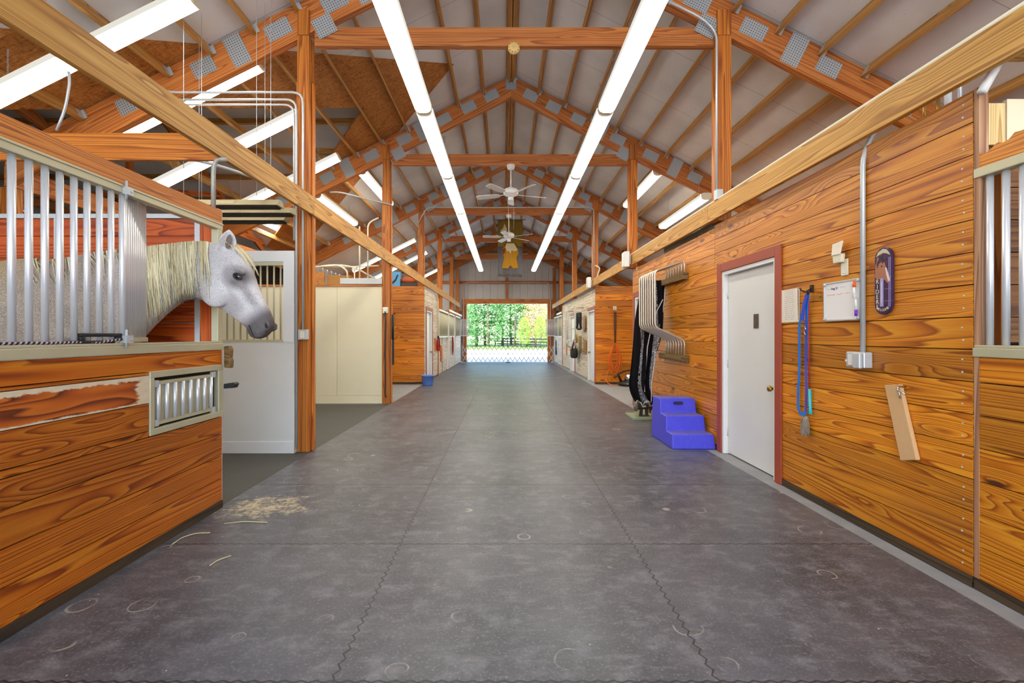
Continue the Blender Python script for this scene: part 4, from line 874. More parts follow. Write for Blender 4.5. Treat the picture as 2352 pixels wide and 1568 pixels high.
# blanket ------------------------------------------------------------
def paisley():
    m = N('black_patterned_fleece'); u, v, _ = m.xyz(m.uv())
    bend = m.math('MULTIPLY_ADD', m.math('SINE', m.math('MULTIPLY', v, 7.0)), .04, u)
    k1 = m.ss(m.math('ABSOLUTE', m.math('SUBTRACT', bend, m.math('MULTIPLY_ADD', v, .5, .05))), .075, .085, 1, 0)
    k2 = m.ss(m.math('ABSOLUTE', m.math('SUBTRACT', bend, m.math('MULTIPLY_ADD', v, .55, .55))), .08, .09, 1, 0)
    o = m.obj(); n = m.noise(o, 26, 1, .5, 1.6); r = m.math('GREATER_THAN', m.math('FRACT', m.math('MULTIPLY', n, 5.0)), .6)
    col = m.mix(m.math('MULTIPLY', m.math('MAXIMUM', k1, k2), r), srgb(22, 18, 20), srgb(206, 200, 200))
    return m.fin(col, .9, 0, .1)
rows = [(2.22, 2.16, 2.56), (2.29, 2.15, 2.56), (2.12, 2.155, 2.545), (1.95, 2.14, 2.54), (1.75, 2.11, 2.53), (1.55, 2.085, 2.52), (1.4, 2.07, 2.50), (1.2, 2.05, 2.44), (1.0, 2.03, 2.39), (.8, 2.01, 2.345), (.62, 1.985, 2.32), (.5, 2.005, 2.325), (.38, 2.05, 2.36), (.3, 2.1, 2.38)]
b = MB(); nu = 26; rings = []
for z, xa, xb in rows:
    rings.append([Vector((xa+(xb-xa)*i/nu, 7.34+.045*math.sin(i*.62+z*1.3)*(.4+.9*(2.3-z)/2)+.02*math.sin(i*1.7+z*5), z+(.05*math.sin(i*.5) if z < .45 else 0))) for i in range(nu+1)])
b.loft(rings, caps=False, closed=False); nr = len(rows)
bl = b.build('horse_blanket', paisley()); tag(bl, 'black fleece horse blanket with pale paisley bands hung on the silver rack', 'blanket')
so_ = bl.modifiers.new('thick', 'SOLIDIFY'); so_.thickness = .012; ss_ = bl.modifiers.new('sub', 'SUBSURF'); ss_.levels = 1; ss_.render_levels = 2
TRIM = plain('silver_binding', (206, 200, 196), .7)
for f, zr in ((.62, (5, 14)), (.97, (2, 14))):
    pts = [rings[k][min(nu, int(f*nu+2*math.sin(k*.8)))]+Vector((0, -.014, 0)) for k in range(*zr)]
    MB().tube(pts, .008, 6).build('trim_binding', TRIM, bl)
MB().tube([p+Vector((0, -.012, -.005)) for p in rings[-1]], .008, 6).build('trim_binding', TRIM, bl)
MB().tube(fillet([rings[3][24]+Vector((0, -.03, 0)), rings[4][19]+Vector((0, -.03, 0)), rings[5][19]+Vector((0, -.03, 0)), rings[6][23]+Vector((0, -.03, 0))], .05), .008, 6).build('belly_strap', TRIM, bl)
# ================================================================== mounting block and grinder
t = thing('mounting_block', 'three step blue plastic mounting block against the pine wall', 'mounting block', (2.3, 5.95, 0))
xs = lambda z: (2.035+.03*z, 2.562-.09*z)
prof = [(5.58, 0), (5.60, .178), (5.82, .182), (5.835, .365), (6.06, .37), (6.075, .552), (6.37, .552), (6.40, 0)]
b = MB(); P0 = [Vector((xs(z)[0], y, z)) for y, z in prof]; P1 = [Vector((xs(z)[1], y, z)) for y, z in prof]; n = len(prof)
b._add(P0+P1, [list(range(n))[::-1], list(range(n, 2*n))]+[(i, (i+1) % n, n+(i+1) % n, n+i) for i in range(n)], [[(0, 0)]*n, [(0, 0)]*n]+[[(0, 0), (1, 0), (1, 1), (0, 1)]]*n)
def dusty():
    m = N('dusty_blue_plastic'); g = m.n('NewGeometry'); up = m.xyz(g.outputs['Normal'])[2]; nz = m.noise(m.obj(), 14, 5, .75); sc = m.noise(m.obj(), 70, 2, .6)
    col = m.mix(nz, srgb(62, 62, 204), srgb(84, 82, 226)); col = m.mix(m.math('MULTIPLY', m.ss(up, .6, .95), m.ss(nz, .3, .7, .25, .8)), col, srgb(126, 120, 150))
    col = m.mix(m.math('MULTIPLY', m.ss(sc, .68, .76), .5), col, srgb(190, 190, 226)); return m.fin(col, .45)
b.build('body', dusty(), t, .014)
c = Vector((2.29, 6.058, .49)); b = MB(); b.prism([(2.235, 6.052, .47), (2.335, 6.052, .47), (2.345, 6.052, .48), (2.345, 6.052, .502), (2.335, 6.052, .512), (2.235, 6.052, .512), (2.225, 6.052, .502), (2.225, 6.052, .48)], (0, .012, 0)); b.build('hand_slot', plain('slot_dark_blue', (30, 26, 80), .6), t)
b = MB(); b.prism([(2.09, 7.5, .002), (2.52, 7.5, .002), (2.52, 8.05, .002), (2.11, 8.05, .002)], (0, 0, .035)); one(b, 'board_slab', [plain('pale_green_slab', (150, 160, 128), .6, 0, .15, 8)], 'pale board with a green edge lying under the bench grinder', 'board', None, .004)
g = thing('bench_grinder', 'dark bench grinder standing on the pale board behind the mounting block', 'grinder', (2.33, 7.72, .04))
DKM = plain('dark_olive_iron', (66, 62, 50), .5, .4, .3); GRIT = plain('grinding_wheel_grit', (120, 112, 100), .9, 0, .25, 50)
zc = .20; MB().tube([(2.255, 7.72, zc), (2.405, 7.72, zc)], .055, 16).build('motor', DKM, g, .006); MB().tube([(2.18, 7.72, zc), (2.48, 7.72, zc)], .012, 8).build('shaft', GALV, g)
for x in (2.185, 2.46): MB().tube([(x, 7.72, zc), (x+.03, 7.72, zc)], .085, 20).build('wheel', GRIT, g)
for x in (2.225, 2.425): MB().tube([(x, 7.72, zc+.005), (x+.025, 7.72, zc+.005)], .078, 18).build('wheel_guard', DKM, g)
b = MB(); b.box(2.26, 2.40, 7.66, 7.78, .037, .05).bar((2.28, 7.7, .05), (2.29, 7.7, .17), .03, .05).bar((2.38, 7.7, .05), (2.37, 7.7, .17), .03, .05); b.build('foot', DKM, g)
for x in (2.2, 2.44): MB().bar((x, 7.62, .05), (x+.03, 7.68, .16), .03, .012).build('tool_rest', OLIVE, g)
MB().box(2.31, 2.355, 7.662, 7.667, .19, .215).build('name_plate', IVORY, g)
# ================================================================== orange boards on the right
WY = 13.05
t = thing('wall_outlet', 'square grey outlet on the orange boards above the hanging cord', 'outlet', tuple(at(1412, 714, WY)))
c = at(1412, 708, WY); MB().box(c.x-.05, c.x+.05, WY-.012, WY+.005, c.z-.055, c.z+.06).build('plate', IVORY, t, .003); MB().box(c.x-.025, c.x+.03, WY-.05, WY-.011, c.z-.06, c.z+.0).build('hook', GALV, t)
t = thing('extension_cord', 'long orange extension cord coiled and hung on the orange boards', 'cord', tuple(at(1412, 880, WY-.1)))
strap_pts = lambda dx: [at(1413+dx*1.5, 716, WY-.04), at(1413+dx*2, 740, WY-.035), at(1413+dx, 770, WY-.03), at(1413, 789, WY-.03)]
for dx in (-1, 1): MB().tube(strap_pts(dx), .016, 6).build('hanging_strap', BROWNL, t)
b = MB()
for i in range(9):
    r = random.Random(i); cx_ = 1412+r.uniform(-3, 3); w = r.uniform(6, 13.5); bot = 862-r.uniform(0, 26)+(4 if i < 3 else 0); pts = []
    for k in range(28):
        a = 2*PI*k/28; s_ = math.sin(a); px = cx_+w*math.cos(a)*(1.0 if s_ < 0 else .55)+(0 if s_ < 0 else 0); pyy = (788+bot)/2-(bot-788)/2*s_
        px = cx_*(1-max(0, s_))+1413*max(0, s_)+w*math.cos(a)*(1-.5*max(0, s_)); pts.append(at(px, pyy, WY-.05-.012*i))
    b.tube(pts, .0075, 6, closed=True)
b.tube([at(1399, 846, WY-.1), at(1394, 860, WY-.12), at(1392, 870, WY-.2), at(1396, 879.5, WY-.3), at(1404, 883, WY-.45), at(1414, 884, WY-.5), at(1421, 882, WY-.45)], .0075, 6)
b.build('cable', ORANGE, t)
t = thing('floor_scrubber', 'black and chrome floor machine standing below the orange cord', 'floor machine', tuple(at(1436, 882, 12.7)))
c = at(1436, 0, 12.7); x = c.x+.08; y = 12.7
MB().lathe([(.26, 0), (.27, .03), (.26, .09), (.2, .12), (.0, .125)], (x, y, .005), n=22).build('base_skirt', BLACKP, t); MB().lathe([(.255, .0), (.265, .012), (.255, .02)], (x, y, .06), n=22, cap=False).build('chrome_band', CHROME, t)
MB().lathe([(.13, 0), (.13, .12), (.1, .19), (.0, .21)], (x+.03, y, .125), n=18).build('motor_housing', CHROME, t)
MB().tube(fillet([(x-.19, y, .11), (x-.26, y-.02, .26), (x-.3, y-.02, .3)], .05), .03, 8).build('fender', BLACKP, t); MB().tube(fillet([(x-.3, y, .29), (x-.12, y, .40), (x+.1, y, .42), (x+.25, y+.05, .36)], .1), .022, 8).build('handle', BLACKP, t); MB().ball((x-.36, y, .24), (.05, .04, .04), 8).build('knob', BROWNL, t)
# ================================================================== tack wall, right
FXw = FX-.012
t = thing('ladder_rack', 'tall silver tube rack standing out from the pale boards by the hanging boots', 'rack', (2.5, 16.0, 0))
b = MB()
for y in (15.0, 17.2): b.tube(fillet([(2.578, y, 2.28), (2.30, y, 2.28), (2.30, y, 1.05), (2.578, y, .85)], .1), .022, 8)
b.build('frame', SILV, t)
for z in (2.28, 1.95, 1.6, 1.2): MB().tube([(2.30, 15.0, z), (2.30, 17.2, z)], .014, 6).build('rung', SILV, t)
def boot(c, s, lab):
    t = thing('riding_boot', lab, 'boot', tuple(c), 'hanging boots'); c = Vector(c)
    MB().loft([[c+Vector((s*.01*k+.055*q*math.cos(a), .07*q*math.sin(a), z)) for a in [2*PI*i/12 for i in range(12)]] for k, (z, q) in enumerate(((.5, 1.15), (.3, 1.0), (.12, .75), (.04, .7), (-.02, .62)))]).build('shaft', BLACK, t)
    MB().loft([[c+Vector((.045*q*math.cos(a), y, -.03+.04*q*math.sin(a))) for a in [2*PI*i/10 for i in range(10)]] for y, q in ((.06, .7), (0, 1), (-.1, 1), (-.18, .75), (-.21, .3))]).build('foot', BLACK, t)
boot((2.44, 14.9, 1.62), 1, 'black tall boot hung on the tack wall, nearer of the pair'); boot((2.44, 15.25, 1.62), -1, 'black tall boot hung on the tack wall, farther of the pair')
one(MB().loft([[Vector((2.545+.02*math.cos(a), 14.62+.16*q*math.sin(a), z)) for a in [2*PI*i/12 for i in range(12)]] for z, q in ((2.0, .7), (1.9, 1), (1.6, 1.05), (1.5, .8))]), 'leather_flap', TAN, 'tan leather flap on the pale wall beside the black boots', 'leather')
b = MB()
for i in range(6): b.tube([(2.44+.02*math.sin(i*2.0), 15.55+.15*math.cos(a)*(1-.04*i), 1.28+.15*math.sin(a)*(1-.03*i)) for a in [2*PI*k/18 for k in range(18)]], .012, 5, closed=True)
one(b, 'coiled_rope', plain('straw_rope', (190, 160, 96), .8, 0, .2, 40), 'coil of straw coloured rope hung on the tack wall', 'rope')
b = MB()
for s in (-1, 1): b.loft([[Vector((2.46+.03*math.cos(a), 14.95+s*.09+.06*q*math.sin(a), z)) for a in [2*PI*i/10 for i in range(10)]] for z, q in ((1.36, .5), (1.2, 1), (.95, .95), (.82, .4))])
one(b, 'chaps', plain('olive_suede', (140, 122, 72), .8, 0, .2), 'pair of olive suede chaps hanging under the boots', 'chaps')
one(MB().box(2.53, 2.577, 14.45, 14.72, .82, 1.25), 'leather_pad', TAN, 'tan rectangular leather pad beside the olive chaps', 'pad', None, .02)
t = thing('tack_bag', 'black mesh hay bag hanging from a strap on the tack wall', 'bag', (2.42, 16.0, .62))
b = MB(); b.loft([[Vector((2.42+.12*q*math.cos(a), 16.0+.36*q*math.sin(a)+.02*math.sin(a*5), z)) for a in [2*PI*i/16 for i in range(16)]] for z, q in ((.60, .7), (.66, 1), (.85, 1.0), (.93, .9))]); b.build('bag', plain('black_mesh', (44, 46, 42), .8, 0, .5, 30), t)
MB().tube(fillet([(2.42, 15.72, .92), (2.46, 15.9, 1.15), (2.5, 16.0, 1.38), (2.46, 16.15, 1.15), (2.42, 16.3, .92)], .1), .018, 6).build('strap', BLACK, t)
t = thing('bridle', 'brown leather bridle hanging over the black mesh bag', 'bridle', (2.40, 15.8, .8)); MB().tube(fillet([(2.44, 15.8, 1.3), (2.36, 15.75, 1.05), (2.3, 15.8, .85), (2.32, 15.95, .9), (2.42, 15.95, 1.25)], .08), .018, 6).build('straps', BROWNL, t); MB().tube([(2.3+.05*math.cos(a), 15.8, .88+.05*math.sin(a)) for a in [2*PI*k/12 for k in range(12)]], .008, 5, closed=True).build('bit_ring', BRASS, t)
pipe([(2.56, 18.7, 1.2), (2.56, 18.7, 2.66)], .02, 'pale conduit down the tack wall to a small box', IVORY); one(MB().box(2.535, 2.587, 18.62, 18.78, 1.07, 1.18), 'outlet_box', GALV, 'small outlet box at the foot of the tack wall conduit', 'outlet')
one(MB().box(2.555, 2.586, 19.0, 19.35, .55, 1.05), 'wood_plaque', W_HEAD, 'upright brown board on the pale tack wall near the stall door', 'board')
# far right stall
def far_stall(sx, x, segs, lab):
    t = thing('stall_front', lab, 'stall front', (x, (segs[0][0]+segs[-1][1])/2, 0), 'far stall fronts'); o = 1 if sx > 0 else -1
    bx = lambda a0, a1, *r: MB().box(min(x+o*a0, x+o*a1), max(x+o*a0, x+o*a1), *r)
    for (y0, y1, kind) in segs:
        if kind == 'post': bx(-.03, .08, y0, y1, 0, 2.4).build('post', W_TRUSS, t); continue
        b = MB(); planks_x(b, x+o*(.03 if kind == 'fixed' else -.02), y0, y1, .02, 1.3, side=o); b.build('board_panel', W_GLARE, t)
        bx(-.03, .06, y0, y1, 1.302, 1.35).build('sill', WHITE, t); bx(-.03, .06, y0, y1, 2.24, 2.3).build('rail', WHITE, t)
        n = int((y1-y0)/.1)
        for k in range(n): MB().cyl((x+o*.01, y0+(k+.5)*(y1-y0)/n, 1.35), (x+o*.01, y0+(k+.5)*(y1-y0)/n, 2.24), .013, 6).build('bar', CREAM, t)
        for yy in (y0, y1-.05): bx(-.03, .06, yy, yy+.05, .02, 2.3).build('stile', WHITE, t)
        if kind == 'door': bx(-.08, -.04, y0-.2, y1+.1, 2.35, 2.43).build('door_track', WHITE, t)
    return t
far_stall(1, 2.6, [(20.42, 20.56, 'post'), (20.6, 22.1, 'door'), (22.15, 23.8, 'fixed')], 'pale stall front on the far right, beyond the tack wall')
far_stall(-1, LX, [(15.78, 15.86, 'post'), (15.9, 18.6, 'fixed'), (18.62, 18.74, 'post'), (18.8, 20.9, 'door'), (20.95, 21.07, 'post'), (21.2, 23.8, 'door')], 'pale stall fronts on the far left with sliding doors')
for s, x0, x1, lb in ((-1, -2.16, -1.72, 'open barred gate sticking out at the far left stall'), (1, 2.05, 2.46, 'open barred gate sticking out at the far right stall')):
    t = thing('yoke_gate', lb, 'gate', ((x0+x1)/2, 22.9, 1.34), 'open stall gates'); MB().box(x0, x1, 22.88, 22.92, 2.13, 2.17).build('rail', WHITE, t); MB().box(x0, x1, 22.88, 22.92, 1.34, 1.38).build('rail', WHITE, t)
    for k in range(9): MB().cyl((x0+.02+(x1-x0-.04)*k/8, 22.9, 1.38), (x0+.02+(x1-x0-.04)*k/8, 22.9, 2.13), .014, 6).build('bar', ALU, t)
    MB().bar(((x0 if s < 0 else x1), 22.9, 1.36), (LX+.02 if s < 0 else 2.56, 22.9, 1.36), .03, .03).build('hinge_arm', GALV, t)
# hangings, left far
t = thing('fire_extinguisher', 'red fire extinguisher on the pale wall beyond the left door', 'fire extinguisher', (-2.2, 15.3, .88))
MB().lathe([(.0, 0), (.05, .005), (.06, .03), (.06, .34), (.04, .40), (.02, .42)], (-2.185, 15.3, .86), n=16).build('cylinder', REDP, t); MB().box(-2.21, -2.16, 15.27, 15.33, 1.28, 1.36).build('valve', BLACK, t); MB().tube(fillet([(-2.17, 15.3, 1.33), (-2.13, 15.2, 1.25), (-2.12, 15.2, 1.0)], .05), .014, 6).build('hose', BLACK, t)
one(MB().box(-2.267, -2.235, 15.0, 15.2, .87, 1.28), 'wood_plaque', W_HEAD, 'brown wooden board behind the fire extinguisher', 'board')
one(MB().box(-2.29, -2.25, 16.6, 17.05, .45, 1.02).box(-2.249, -2.235, 16.66, 16.99, .5, .97), 'wood_plaque', W_HEAD, 'yellowish wooden board on the pale left stall', 'board')
pipe([(-2.24, 15.62, .95), (-2.24, 15.62, 2.6), (-2.24, 15.2, 2.75)], .02, 'pale conduit beside the fire extinguisher', IVORY)
b = MB(); r = random.Random(3)
for i in range(3): b.tube([(-2.20+.01*i, 19.6+(.13+.06*i)*math.cos(a)*(1-.3*math.sin(a)), 1.0+(.3+.05*i)*math.sin(a)-.03*i) for a in [2*PI*k/20 for k in range(20)]], .012, 6, closed=True)
one(b, 'halter_rope', plain('dark_red_rope', (150, 50, 40), .8, 0, .2, 40), 'dark red rope coil hung on the far left sliding door', 'rope')
b = MB()
for i in range(4): b.tube([(2.52, 22.4+(.16+.04*i)*math.cos(a), .85+(.3-.06*i)*math.sin(a)-.1*i) for a in [2*PI*k/16 for k in range(16)]], .016, 6, closed=True)
one(b, 'halter', BLACK, 'dark halter and rope hung on the far right stall', 'halter')
t = thing('bucket', 'light blue plastic bucket at the corner of the left orange boards', 'bucket', (-2.11, 12.75, 0))
MB().lathe([(.0, .003), (.135, .003), (.14, .02), (.165, .25), (.178, .255), (.178, .285), (.168, .285), (.16, .26), (.13, .03), (0, .028)], (-2.11, 12.75, 0), n=24).build('pail', BUCKET, t); MB().tube([(-2.11+.175*math.cos(a), 12.75-.12*math.sin(a), .27+.03*math.sin(a)) for a in [PI*k/14 for k in range(15)]], .005, 6).build('bail_handle', GALV, t)
# ================================================================== ceiling things
t = thing('smoke_detector', 'round yellowed smoke detector under the nearest collar tie', 'smoke detector', (.115, 5.48, 4.72)); c = at(1180.5, 107, 5.44)
MB().lathe([(.072, 0), (.072, .012), (.066, .03), (.045, .04), (.0, .042)], (c.x, 5.496, c.z+.01), (0, -1, 0), 24).build('body', plain('yellowed_plastic', (222, 186, 116), .5, 0, .1), t)
b = MB()
for k in range(10): a = 2*PI*k/10; b.box(c.x+.057*math.cos(a)-.006, c.x+.057*math.cos(a)+.006, 5.46, 5.466, c.z+.01+.057*math.sin(a)-.004, c.z+.01+.057*math.sin(a)+.004)
b.build('vent_slots', BROWNL, t)
def fan(y, zc, a0, lab):
    x = .135; t = thing('ceiling_fan', lab, 'fan', (x, y, zc-.12), 'ceiling fans'); zt = 4.83
    MB().lathe([(.02, 0), (.07, .02), (.085, .08), (.08, .1)], (x, y, zt-.1), n=18).build('canopy', WHITE, t); MB().cyl((x, y, zc+.1), (x, y, zt-.08), .014).build('downrod', WHITE, t)
    MB().lathe([(.0, -.1), (.06, -.1), (.07, -.07), (.13, -.05), (.15, -.03), (.155, .04), (.12, .07), (.04, .1), (.02, .14)], (x, y, zc), n=26).build('motor_housing', WHITE, t)
    MB().lathe([(.0, -.17), (.05, -.165), (.055, -.12), (.05, -.1)], (x, y, zc), n=16).build('switch_cup', WHITE, t)
    for k in range(5):
        a = a0+2*PI*k/5; d = Vector((math.cos(a), math.sin(a), 0)); n_ = Vector((-math.sin(a), math.cos(a), 0)); tl = Vector((0, 0, .018)); o = Vector((x, y, zc-.035))
        b = MB(); b.loft([[o+d*r+n_*w+tl*q, o+d*r-n_*w-tl*q, o+d*r-n_*w-tl*q-Vector((0, 0, .007)), o+d*r+n_*w+tl*q-Vector((0, 0, .007))] for r, w, q in ((.24, .045, .7), (.32, .062, 1), (.6, .07, 1), (.72, .066, 1), (.745, .045, .7))], smooth=False); bl_ = b.build('blade', WHITE, t)
        MB().bar(o+d*.12, o+d*.27, .03, .006).build('blade_arm', WHITE, bl_)
    for dx in (-.05, .06): MB().tube([(x+dx, y-.03, zc-.15), (x+dx, y-.03, zc-.75)], .003, 4).build('pull_chain', GALV, t)
fan(9.35, 4.27, .3, 'white ceiling fan hung from the second collar tie, nearer the camera'); fan(13.2, 4.23, .7, 'white ceiling fan in front of the hanging banner')
# banner -------------------------------------------------------------
t = thing('banner', 'hanging cloth banner with mustard shapes on olive and grey', 'banner', (.2, 16.8, 3.5)); y = 16.8; x0, x1 = at(1143, 0, y).x, at(1200, 0, y).x; z1, z0 = 5.58, 3.52; w = x1-x0; zm = z1-(z1-z0)*.47
def cloth(pts_z, mat, nm, dy=0, u0=0, u1=1):
    b = MB(); rings = []
    for i in range(9):
        z = pts_z[0]+(pts_z[1]-pts_z[0])*i/8; rings.append([Vector((x0+w*(u0+(u1-u0)*k/24)+.01*math.sin(i), y+dy+.018*math.sin(k*.9)+.01*math.sin(k*.4+i*.6), z+(.012*math.sin(k*.8) if i == 8 else 0))) for k in range(25)])
    b.loft(rings, caps=False, closed=False); o = b.build(nm, mat, t); s_ = o.modifiers.new('thick', 'SOLIDIFY'); s_.thickness = .006; return o
def woven(nm, a, b_):
    m = N(nm); p = m.xyz(m.obj()); n = m.noise(m.vec(m.math('MULTIPLY', p[0], 30.0), 0.0, m.math('MULTIPLY', p[2], 1.5)), 1, 3, .6); return m.fin(m.mix(n, srgb(*a), srgb(*b_)), .95)
cloth((z1, zm), woven('olive_cloth', (120, 98, 30), (158, 132, 52)), 'upper_cloth'); cloth((zm, z0), woven('slate_cloth', (86, 86, 92), (116, 112, 112)), 'lower_cloth')
def shape(poly, mat, nm, dy=-.045): MB().prism([(x0+w*u, y+dy, z1-(z1-z0)*v) for u, v in poly], (0, .008, 0)).build(nm, mat, t)
MUST = woven('mustard_cloth', (186, 130, 22), (204, 150, 34)); CRM = plain('cream_cloth', (232, 216, 176), .9)
shape([(.2, .50), (.30, .47), (.5, .55), (.72, .47), (.82, .52), (.84, .6), (.76, .66), (.82, .85), (.62, .86), (.52, .8), (.42, .86), (.18, .85), (.26, .66), (.2, .6)], MUST, 'mustard_shape')
shape([(.36, .42), (.66, .42), (.8, .53), (.7, .56), (.56, .54), (.5, .6), (.46, .55), (.38, .56), (.3, .48)], CRM, 'cream_ruff', -.055); shape([(.28, .07), (.36, .15), (.38, .2), (.33, .38), (.28, .3), (.24, .22), (.1, .2), (.22, .15)], CRM, 'cream_leaf', -.055)
shape([(.2, .52), (.3, .5), (.3, .58), (.22, .62)], plain('rust_cloth', (150, 70, 30), .9), 'rust_patch', -.056)
MB().cyl((x0-.1, y, z1+.01), (x1+.12, y, z1+.01), .014).build('hanging_rod', W_OLD, t); MB().tube([(x0+.05, y, z1), ((x0+x1)/2, y+.1, 6.2)], .004, 4).tube([(x1-.05, y, z1), ((x0+x1)/2, y+.1, 6.2)], .004, 4).build('cord', IVORY, t)
# ================================================================== folding gate, yard, fence, trees
t = thing('folding_gate', 'folding lattice gate drawn across the far doorway', 'gate', (.2, 23.5, 0)); gx0, gx1, n = -2.12, 2.52, 20; dx = (gx1-gx0)/n; DKS = plain('dark_bronze_slat', (92, 84, 88), .45, .5)
for k in range(-1, n):
    for s in (0, 1):
        a, e = (k, k+2) if s == 0 else (k+2, k); za, ze = .05, .83
        def P(u, z): return (gx0+dx*u, 23.5+.012*s, z)
        u0, u1 = a, e
        if min(u0, u1) < 0 or max(u0, u1) > n:
            f = (0-u0)/(u1-u0) if min(u0, u1) < 0 else (n-u0)/(u1-u0); zm_ = za+(ze-za)*f
            q0, q1 = ((P(0, zm_), P(u1, ze)) if u0 < 0 else (P(u0, za), P(0, zm_))) if min(u0, u1) < 0 else ((P(u0, za), P(n, zm_)) if u1 > n else (P(n, zm_), P(u1, ze)))
        else: q0, q1 = P(u0, za), P(u1, ze)
        MB().bar(q0, q1, .024, .006, (0, 1, 0)).build('slat', DKS if 0 < k < n-2 else WHITE, t)
for x in (gx0, (gx0+gx1)/2, gx1): b = MB(); b.cyl((x, 23.5, .05), (x, 23.5, .86), .012, 8); b.box(x-.12, x+.12, 23.44, 23.56, .0, .03); b.build('gate_post', BLACK if abs(x) < 1 else GALV, t)
t = thing('board_fence', 'black three rail fence beyond the gravel yard', 'fence', (3, 49, 0)); FB = plain('black_fence_paint', (40, 46, 56), .6)
fa, fb = Vector((-1.2, 62, 0)), Vector((8.5, 44, 0))
for z in (.3, .62, .95): MB().bar(fa+Vector((0, 0, z)), fb+Vector((0, 0, z)), .04, .13).build('rail', FB, t)
for k in range(7): p = fa.lerp(fb, k/6); MB().box(p.x-.06, p.x+.06, p.y-.06, p.y+.06, 0, 1.12).build('post', FB, t)
MB().box(1.35, 1.5, 56.6, 56.65, .75, .95).build('warning_tag', plain('yellow_tag', (250, 210, 40), .5), t)
LEAFC = []
for nm, a, b_ in (('pine_foliage', (52, 112, 66), (150, 204, 124)), ('leaf_foliage', (104, 152, 48), (190, 214, 96)), ('autumn_foliage', (206, 146, 92), (240, 204, 160))):
    m = N(nm); r = m.rnd(); c = m.mix(r, srgb(*a), srgb(*b_)); m.fin(c, .7); m.b.inputs['Transmission Weight'].default_value = 0
    LEAFC.append(m.m)
BARK = plain('grey_bark', (128, 112, 100), .9, 0, .3, 8)
def tree_meshes(kind, seed):
    r = random.Random(seed); b = MB(); hgt = 10.0
    for i in range(230):
        z = .4+r.random()**.8*(hgt-.6); rad = (2.6*(1-z/hgt)**.6+.3) if kind == 0 else 2.3*math.sin(PI*min(1, (z+.6)/(hgt+.6)))**.6
        a = r.uniform(0, 2*PI); q = rad*math.sqrt(r.uniform(.25, 1)); c = Vector((q*math.cos(a), q*math.sin(a), z)); tone = r.random()
        for j in range(26):
            p = c+Vector((r.gauss(0, .38), r.gauss(0, .38), r.gauss(0, .13 if kind == 0 else .28))); s = r.uniform(.06, .16)
            u = Vector((r.gauss(0, 1), r.gauss(0, 1), r.gauss(0, .5))).normalized(); v = u.cross(Vector((r.gauss(0, 1), r.gauss(0, 1), r.gauss(0, 1)))).normalized()
            b._add([p-u*s, p+v*s*.5, p+u*s, p-v*s*.5], [(0, 1, 2, 3)], [[(0, 0)]*4], min(1, max(0, tone*.6+r.random()*.4)))
    tr = MB(); tr.tube([(0, 0, 0), (.1, .05, 3), (0, .1, 6), (.05, 0, 9)], [.16, .13, .08, .03], 8)
    for i in range(9): z = 1+r.random()*5; a = r.uniform(0, 2*PI); tr.tube([(0.05, 0, z), (1.3*math.cos(a), 1.3*math.sin(a), z+.6)], [.05, .015], 5)
    return b.mesh('foliage', LEAFC[kind]), tr.mesh('trunk', BARK)
TM = [tree_meshes(0, 1), tree_meshes(0, 2), tree_meshes(1, 3), tree_meshes(2, 4)]
for i, (x, y, k, s, lb) in enumerate(((-5.6, 58, 0, 1.1, 'dark pine at the left side of the far doorway view'), (-3.6, 60, 1, 1.2, 'pine second from the left through the far doorway'), (-1.9, 57, 0, 1.0, 'pale green pine left of centre through the far doorway'), (-.2, 61, 1, 1.25, 'tall pine in the middle of the doorway view'), (1.3, 57, 0, 1.05, 'broad pine right of centre through the doorway'), (3.0, 60, 2, 1.0, 'leafy green tree behind the autumn tree'), (3.7, 55, 3, .62, 'orange autumn tree at the right of the doorway view'), (5.4, 57, 2, .95, 'yellow green tree at the right edge of the doorway view'), (2.3, 53.5, 2, .34, 'low yellow green bush by the black fence'), (4.2, 53, 2, .36, 'low bush at the right below the autumn tree'), (-4.6, 55, 0, .5, 'young dark pine at lower left behind the gate'), (-2.6, 63, 0, 1.3, 'distant pine between the left trees'), (1.0, 65, 1, 1.3, 'distant pine behind the middle trees'), (7.2, 60, 1, 1.2, 'pine beyond the right edge trees'), (-7.6, 61, 1, 1.2, 'pine beyond the left edge trees'))):
    t = thing('pine_tree' if k < 2 else 'leafy_tree', lb, 'tree', (x, y, 0), 'trees beyond the yard'); t.scale = (s,)*3; t.rotation_euler = (0, 0, i*1.3)
    for nm, me in zip(('foliage', 'trunk'), TM[k]): o = bpy.data.objects.new(nm, me); C.objects.link(o); o.parent = t
b = MB(); r = random.Random(11)
for lb, px, py, pts in (('longest pale straw near the left stall corner', 0, 0, [(395, 1252), (420, 1235), (450, 1226), (482, 1225)]), ('straight straw below the scattered shavings', 0, 0, [(515, 1204), (560, 1199), (614, 1201)]), ('white straw on the floor left of the seam', 0, 0, [(482, 1301), (502, 1287), (531, 1278)])):
    P_ = [Vector(((x-CX)*(H*F/(y-CY))/F, H*F/(y-CY), .006)) for x, y in pts]; one(MB().tube(fillet(P_, .03), .0035, 5), 'straw', plain('straw', (216, 200, 150), .8) if 'straw' not in bpy.data.materials else bpy.data.materials['straw'], lb, 'straw', 'loose straws')
